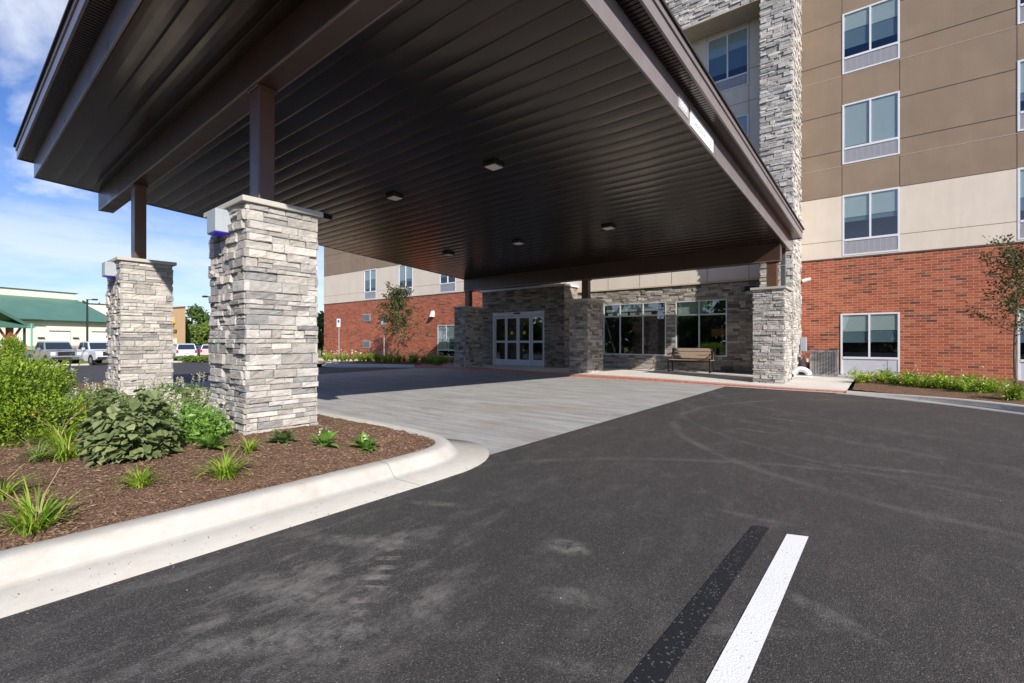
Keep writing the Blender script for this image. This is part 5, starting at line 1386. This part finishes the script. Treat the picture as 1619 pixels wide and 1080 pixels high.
n_ = int((LEN+13)/.9)
m.build('roof', M['green_roof'], gb)
m = MB(); m.mesh(v, [(5, 6, 1, 0), (6, 7, 4, 1)]); ubox(m, uat(15), uat(45)+1, .6, .9, e-.25, e-.05); m.build('eave_trim', M['green_trim'], gb)
m = MB(); ubox(m, -13, uR-.1, -16, -8.9, 8.45, 9.55); m.build('upper_wall', stucco('pale_upper', (.70, .70, .56), .03), gb)
m = MB(); ubox(m, -13.2, uR+.1, -16.2, -8.7, 9.55, 9.62); m.build('upper_coping', M['green_trim'], gb)
for (a_, b_) in ((77, 110), (144, 172)):
    ua, ub = uat(a_), uat(b_)
    m = MB(); ubox(m, ua, ub, .06, .10, 0, 3.3); o = m.build('garage_door', stucco('door_white', (.80, .80, .74), .02), gb)
    m = MB(); ubox(m, ua, ub, .10, .14, 3.3, 3.42)
    for k in range(2): ubox(m, ua+(ub-ua)*(.15+.4*k), ua+(ub-ua)*(.15+.4*k)+.7, .101, .12, 1.2, 1.45)
    m.build('door_trim', M['black'], o)
m = MB()
for px_, z_ in ((64, 2.35), (119, 2.35)): ubox(m, uat(px_)-.35, uat(px_)+.35, .07, .2, z_, z_+.16)
m.build('wall_lamp', M['black'], gb)
# timber porch with its own gable
pch = thing('timber_porch', 'timber porch with green gable roof at the left edge of the photo', 'porch', at(5, 50, ZL))
PA = Vector(at(-45, 46, ZL)); PB = Vector(at(42, 51, ZL)); PU = (PB-PA); PL = PU.length; PU.normalize(); PN = Vector((PU.y, -PU.x, 0))
def pw(u, n, z): p = PA+PU*u+PN*n; return (p.x, p.y, ZL+z)
m = MB(); um = PL*.33; ze = 3.95; zr_ = 5.3
m.mesh([pw(-.5, 0, ze), pw(um, 0, zr_+.4), pw(um, -7, zr_+.4), pw(-.5, -7, ze), pw(PL, 0, ze), pw(PL, -7, ze), pw(um, .0, zr_+.05), pw(-.5, 0, ze-.35), pw(PL, 0, ze-.35)], [(0, 1, 2, 3), (1, 4, 5, 2), (0, 7, 6, 1), (1, 6, 8, 4)])
m.build('gable_roof', M['green_roof'], pch)
m = MB(); m.mesh([pw(-.5, .3, ze-.45), pw(PL+.5, .3, ze-.45), pw(PL+.3, -1.2, ze+.25), pw(-.5, -1.2, ze+.25), pw(-.5, .3, ze-.6), pw(PL+.5, .3, ze-.6)], [(0, 1, 2, 3), (0, 4, 5, 1)]); m.build('porch_eave', M['green_roof'], pch)
def pbox(m, u0, u1, n0, n1, z0_, z1_):
    v = [pw(u0, n0, z0_), pw(u1, n0, z0_), pw(u1, n1, z0_), pw(u0, n1, z0_), pw(u0, n0, z1_), pw(u1, n0, z1_), pw(u1, n1, z1_), pw(u0, n1, z1_)]
    m.mesh(v, [(0, 3, 2, 1), (4, 5, 6, 7), (0, 1, 5, 4), (1, 2, 6, 5), (2, 3, 7, 6), (3, 0, 4, 7)])
for f_ in (.72, ):
    m = MB(); pbox(m, PL*f_-.22, PL*f_+.22, -.5, -.1, 0, ze-.5); m.build('post', M['timber'], pch)
m = MB()
for s_ in (-1, 1): m.tube([pw(PL*.72, -.3, 1.7), pw(PL*.72+s_*1.1, -.3, ze-.5)], .12, 6)
m.build('brace', M['timber'], pch)
m = MB(); pbox(m, PL*.98, PL*.98+.12, -.3, -.1, 0, ze-.5); m.build('thin_post', M['green_trim'], pch)
m = MB(); pbox(m, -.5, PL*1.0, -5, -4.8, 0, ze); m.build('porch_back_wall', M['stonetan'], pch)
# cream warehouse behind and the tan building
cbt = thing('cream_warehouse', 'plain cream warehouse wall rising behind the green roof', 'building', at(170, 110, ZL))
m = MB(); p0, p1 = at(132, 110, ZL), at(262, 125, ZL); dx, dy = p1[0]-p0[0], p1[1]-p0[1]; L = math.hypot(dx, dy); nx, ny_ = -dy/L*14, dx/L*14
def quadbox(m, p0, p1, n, z0_, z1_):
    v = [(p0[0], p0[1], z0_), (p1[0], p1[1], z0_), (p1[0]+n[0], p1[1]+n[1], z0_), (p0[0]+n[0], p0[1]+n[1], z0_)]; v += [(a_, b_, z1_) for a_, b_, _ in v]
    m.mesh(v, [(0, 3, 2, 1), (4, 5, 6, 7), (0, 1, 5, 4), (1, 2, 6, 5), (2, 3, 7, 6), (3, 0, 4, 7)])
quadbox(m, p0, p1, (nx, ny_), ZL, 9.9); m.build('wall', stucco('pale_yellow_wall', (.72, .70, .55), .03), cbt)
m = MB(); q0 = (p0[0]+dx/L*-.2, p0[1]+dy/L*-.2); quadbox(m, (q0[0]-nx*.01, q0[1]-ny_*.01), (p1[0]-nx*.01, p1[1]-ny_*.01), (nx*1.02, ny_*1.02), 9.9, 10.15); m.build('roof_edge', M['green_trim'], cbt)
tb = thing('tan_building', 'tan box building with an orange and green emblem on its wall', 'building', at(280, 66, ZL))
p0, p1 = at(236, 68, ZL), at(293, 64, ZL); dx, dy = p1[0]-p0[0], p1[1]-p0[1]; L = math.hypot(dx, dy); nx, ny_ = -dy/L, dx/L
kx, ky = pt(286, 1.0)
m = MB(); quadbox(m, p0, p1, (kx*10, ky*10), ZL, 5.75); m.build('wall', M['tan'], tb)
def onface(f, z, off=.06): return (p0[0]+dx*f-nx*off, p0[1]+dy*f-ny_*off, z)
def fb(m, f0, f1, z0_, z1_, off=.08): quadbox(m, onface(f0, z0_, off), onface(f1, z0_, off), (nx*off, ny_*off), z0_, z1_)
m = MB(); fb(m, -.01, 1.01, 5.75, 5.9, .12); m.build('coping', M['timber'], tb)
m = MB(); fb(m, .60, .72, 3.2, 4.5); m.build('orange_emblem', simple('emblem_orange', (.80, .38, .02), .5), tb)
m = MB(); m.mesh([onface(.66, 3.05, .12), onface(.70, 3.15, .12), onface(.76, 3.75, .12), onface(.70, 3.55, .12)], [(0, 1, 2, 3)]); fb(m, .62, .78, 2.3, 2.75); m.build('dark_emblem', simple('emblem_dark', (.05, .05, .02), .5), tb)
m = MB(); fb(m, .65, .75, 2.4, 2.65, .1); m.build('green_emblem', simple('emblem_green', (.18, .22, .03), .5), tb)
m = MB(); fb(m, .60, .77, ZL, 1.55, .1); m.build('white_door', bm_w, tb)
m = MB(); fb(m, .85, .92, ZL+.2, .75, .1); m.build('meter_box', M['galv'], tb)
bk = thing('hedge_screen', 'pale low retaining wall behind the cars right of the tan building', 'wall', at(308, 62, ZL))
m = MB(); quadbox(m, at(294, 62, ZL), at(342, 60, ZL), (.8, 1.2), ZL, .45); m.build('low_wall', M['stonetan'], bk)

# lamp posts
def pole(label, px_, d, zt, arm, mat='black', r_=.09, name='lamp_post', z=ZL, group='dark lamp posts in the parking lot'):
    X, Y = pt(px_, d); t = thing(name, label, 'lamp post', (X, Y, z), group); m = MB(); m.tube([(X, Y, z+.5), (X, Y, zt)], [r_, r_*.8], 8); m.build('pole', M[mat], t)
    m = MB(); m.tube([(X, Y, z), (X, Y, z+.55)], .25, 12); m.build('concrete_base', M['walk'], t)
    dx_, dy_ = .7877*arm, .6161*arm
    m = MB(); m.tube([(X, Y, zt-.08), (X+dx_*.4, Y+dy_*.4, zt-.05)], .04, 6); m.build('arm', M[mat], t)
    m = MB(); m.bbox(min(X+dx_*.4, X+dx_), max(X+dx_*.4, X+dx_), min(Y+dy_*.4, Y+dy_), max(Y+dy_*.4, Y+dy_), zt-.12, zt+.02, .02); m.build('lamp_head', M[mat], t)
pole('dark lamp post in front of the green roofed building', 138, 48, EYE+67/FL*48, 1.1, r_=.10)
pole('dark lamp post just left of the nearest stone pier', 336, 40, EYE+72/FL*40, -.9)
X, Y = pt(50, 43); t = thing('teal_sign_post', 'teal painted post with small crossbars left of the pickup trucks', 'sign post', (X, Y, ZL)); M['teal'] = simple('teal_paint', (.12, .36, .28), .5)
m = MB(); m.tube([(X, Y, ZL), (X, Y, 2.75)], .07, 8); m.build('post', M['teal'], t)
m = MB(); ux, uy = .7877, .6161
for z_, s_ in ((2.45, .35), (2.68, .2)): m.tube([(X-ux*s_, Y-uy*s_, z_), (X+ux*s_, Y+uy*s_, z_)], .05, 6)
m.build('crossbar', M['teal'], t)

# ------------------------------------------------------------------ cars
def paint(name, col, metal=.2): 
    t = NT(name); t.pr(col, .32, metal, .5, Coat_Weight=.8, Coat_Roughness=.05); return t.m
M['tyre'] = simple('tyre', (.02, .02, .02), .85); M['rim'] = simple('rim', (.45, .46, .48), .3, metal=.7); M['chrome'] = simple('chrome', (.6, .6, .62), .15, metal=1); M['tail'] = simple('tail_lamp', (.45, .02, .02), .25); M['lamp'] = simple('head_lamp', (.75, .77, .8), .12); M['plate'] = simple('plate_white', (.7, .7, .72), .5)
def car(kind, label, px_, d, yaw, mat, name, z=ZL):
    """local frame: +x forward, y left; built about the origin and placed by the empty"""
    X, Y = pt(px_, d); t = bpy.data.objects.new(name, None); COL.objects.link(t); t.location = (X, Y, z); t.rotation_euler = (0, 0, yaw); BASE[t.name] = (0, 0, 0)
    tag(t, label, 'pickup truck' if kind == 'truck' else 'car', 'vehicles parked in the lot')
    if kind == 'truck':
        Wd, Ln, wb, wr = .98, 5.6, 1.75, .40
        body = [(-2.8, .55), (-2.8, 1.12), (-.85, 1.15), (-.8, 1.22), (1.15, 1.22), (2.55, 1.14), (2.78, 1.0), (2.82, .55), (2.6, .42), (-2.6, .42)]
        cab = [(-.82, 1.2), (-.70, 1.86), (-.5, 1.93), (.62, 1.93), (.80, 1.88), (1.42, 1.2)]
    else:
        h = {'suv': 1.72, 'wagon': 1.62, 'sedan': 1.45}[kind]; Wd, wb, wr = .93, 1.4, .36
        body = [(-2.35, .45), (-2.38, .98), (-2.25, 1.06), (1.0, 1.06), (2.05, .95), (2.35, .78), (2.38, .45), (2.2, .30), (-2.2, .30)]
        if kind == 'sedan': cab = [(-1.75, 1.03), (-1.0, h-.04), (-.6, h), (.3, h), (.5, h-.04), (1.25, 1.03)]
        else: cab = [(-2.28, 1.03), (-2.02, h-.06), (-1.7, h), (.2, h), (.45, h-.04), (1.25, 1.03)]
    m = MB(); n = len(body)
    secs = [(-Wd, .05), (-Wd+.03, 0), (0, 0), (Wd-.03, 0), (Wd, .05)]
    vs = []
    for (yy, ins) in secs:
        bow = .05*(1-(yy/Wd)**2)
        for (a_, b_) in body: vs.append((a_*(1-ins*.35)+(bow if a_ > 2 else -bow if a_ < -2 else 0), yy, b_-(ins if b_ > .9 else 0)+(.03*(1-(yy/Wd)**2) if b_ > .9 else 0)))
    fs = [tuple(range(n)), tuple(4*n+k for k in range(n-1, -1, -1))]
    for s_ in range(4):
        for k in range(n): fs.append((s_*n+k, (s_+1)*n+k, (s_+1)*n+(k+1) % n, s_*n+(k+1) % n))
    m.mesh(vs, fs)
    bo = m.build('body', mat, t, base=(0, 0, 0), bevel=.03)
    m = MB(); n = len(cab); zc0, zc1 = cab[0][1], max(b_ for a_, b_ in cab); vs = []
    for sgn in (-1, -.5, .5, 1):
        for (a_, b_) in cab: vs.append((a_, sgn*(Wd-.04-.16*(b_-zc0)/(zc1-zc0)), b_))
    fs = [tuple(range(n)), tuple(3*n+k for k in range(n-1, -1, -1))]
    for s_ in range(3):
        for k in range(n): fs.append((s_*n+k, (s_+1)*n+k, (s_+1)*n+(k+1) % n, s_*n+(k+1) % n))
    m.mesh(vs, fs); m.build('cabin', mat, t, base=(0, 0, 0), bevel=.03)
    # glass: inset quads a touch proud of the cabin
    def gy(b_): return Wd-.04-.16*(b_-zc0)/(zc1-zc0)
    def cabx(zq, front):
        pts = cab[len(cab)//2:] if front else cab[:len(cab)//2][::-1]
        for (a0, b0), (a1, b1) in zip(pts[:-1], pts[1:]):
            if min(b0, b1) <= zq <= max(b0, b1) and b0 != b1: return a0+(a1-a0)*(zq-b0)/(b1-b0)
        return pts[-1][0]
    za, zb = zc0+.08, zc1-.11; off = .008
    m = MB()
    m.face([(cabx(za, 1)+off+.01, -gy(za)+.09, za), (cabx(za, 1)+off+.01, gy(za)-.09, za), (cabx(zb, 1)+off+.01, gy(zb)-.07, zb), (cabx(zb, 1)+off+.01, -gy(zb)+.07, zb)]); m.build('windscreen', M['carglass'], t, base=(0, 0, 0))
    m = MB(); m.face([(cabx(za, 0)-off-.01, -gy(za)+.12, za), (cabx(zb, 0)-off-.01, -gy(zb)+.1, zb), (cabx(zb, 0)-off-.01, gy(zb)-.1, zb), (cabx(za, 0)-off-.01, gy(za)-.12, za)]); m.build('rear_window', M['carglass'], t, base=(0, 0, 0))
    m = MB()
    xs0, xs1, xt0, xt1 = cabx(za, 0)+.12, cabx(za, 1)-.14, cabx(zb, 0)+.10, cabx(zb, 1)-.08; cuts = (0, .46, .52, 1) if kind != 'suv' and kind != 'wagon' else (0, .24, .27, .58, .61, 1)
    for s_ in (-1, 1):
        for c0, c1 in zip(cuts[::2], cuts[1::2]):
            m.face([(xs0+(xs1-xs0)*c0, s_*(gy(za)+off), za), (xs0+(xs1-xs0)*c1, s_*(gy(za)+off), za), (xt0+(xt1-xt0)*c1, s_*(gy(zb)+off), zb), (xt0+(xt1-xt0)*c0, s_*(gy(zb)+off), zb)])
    m.build('side_windows', M['carglass'], t, base=(0, 0, 0))
    for sx in (-1, 1):
        for sy in (-1, 1):
            m = MB(); xx = sx*wb*(1.0)+(.05 if kind == 'truck' and sx > 0 else 0)
            m.tube([(xx, sy*(Wd-.22), wr), (xx, sy*(Wd-.015), wr)], wr, 20); wo_ = m.build('wheel', M['tyre'], t, base=(0, 0, 0), bevel=.02)
            m = MB(); m.tube([(xx, sy*(Wd-.02), wr), (xx, sy*(Wd+.004), wr)], [wr*.62, wr*.55], 14); m.build('rim', M['rim'], wo_, base=(0, 0, 0))
            m = MB(); m.tube([(xx, sy*(Wd-.015), wr+.03), (xx, sy*(Wd+.003), wr+.03)], wr*1.12, 20); m.build('wheel_arch', M['black'], t, base=(0, 0, 0))
    fx = body[6][0]+.03; hz = .80 if kind == 'truck' else .68
    for sy in (-1, 1):
        m = MB(); m.bbox(fx-.06, fx+.035, sy*.80-.14, sy*.80+.14, hz, hz+.26, .02); m.build('headlight', M['lamp'], t, base=(0, 0, 0))
        m = MB(); bx = body[0][0]; m.bbox(bx-.07, bx+.05, sy*(Wd-.13)-.09, sy*(Wd-.13)+.09, .75, 1.05, .02); m.build('tail_light', M['tail'], t, base=(0, 0, 0))
        m = MB(); m.bbox(.75, .95, sy*(Wd+.13)-.1, sy*(Wd+.13)+.1, zc0+.02, zc0+.22, .03); m.build('mirror', mat, t, base=(0, 0, 0))
    m = MB(); m.bbox(fx-.02, fx+.07, -.56, .56, hz-.02, hz+.30, .02); gr = m.build('grille', M['chrome' if kind == 'truck' else 'black'], t, base=(0, 0, 0))
    m = MB(); m.box(fx+.071, fx+.08, -.50, .50, hz+.0, hz+.125); m.box(fx+.071, fx+.08, -.50, .50, hz+.145, hz+.27); m.build('grille_bars', M['black'], gr, base=(0, 0, 0))
    m = MB(); m.bbox(fx-.05, fx+.12, -Wd+.04, Wd-.04, .44, .68, .03); m.bbox(body[0][0]-.12, body[0][0]+.05, -Wd+.04, Wd-.04, .42, .64, .03); m.build('bumper', M['chrome'] if kind == 'truck' else mat, t, base=(0, 0, 0))
    m = MB(); m.box(body[0][0]-.135, body[0][0]-.05, -.16, .16, .72 if kind != 'truck' else .5, .84 if kind != 'truck' else .62); m.build('number_plate', M['plate'], t, base=(0, 0, 0))
    if kind == 'truck':
        m = MB(); m.box(-2.68, -.95, -Wd+.1, Wd-.1, 1.13, 1.185); m.build('truck_bed', M['black'], t, base=(0, 0, 0))
    return t
def face_px(px_): u_ = (px_-809.5)/FL; return math.atan2(-( .7877+u_*.6161), -(-.6161+u_*.7877))   # yaw that points at the viewer
PW = paint('white_paint', (.55, .56, .58), .1); PS = paint('silver_paint', (.30, .32, .35), .4); PB_ = paint('blue_paint', (.10, .17, .30), .3); PR = paint('pale_red_paint', (.62, .45, .45), .1)
car('truck', 'white pickup truck with chrome grille between lamp post and stone pier', 151, 40, face_px(151)+R(20), PW, 'pickup_truck')
car('truck', 'silver pickup truck half hidden behind the big bush', 84, 39.5, face_px(84)+R(16), PS, 'pickup_truck')
car('suv', 'white sport utility vehicle seen from behind between the two near piers', 289, 50, face_px(289)+R(180+8), PW, 'parked_car')
car('sedan', 'blue car partly hidden beside the white sport utility vehicle', 316, 55, face_px(316)+R(150), PB_, 'parked_car')
car('wagon', 'pale reddish car nearest the left edge of the nearest pier', 336, 54, face_px(336)+R(180-6), PR, 'parked_car')
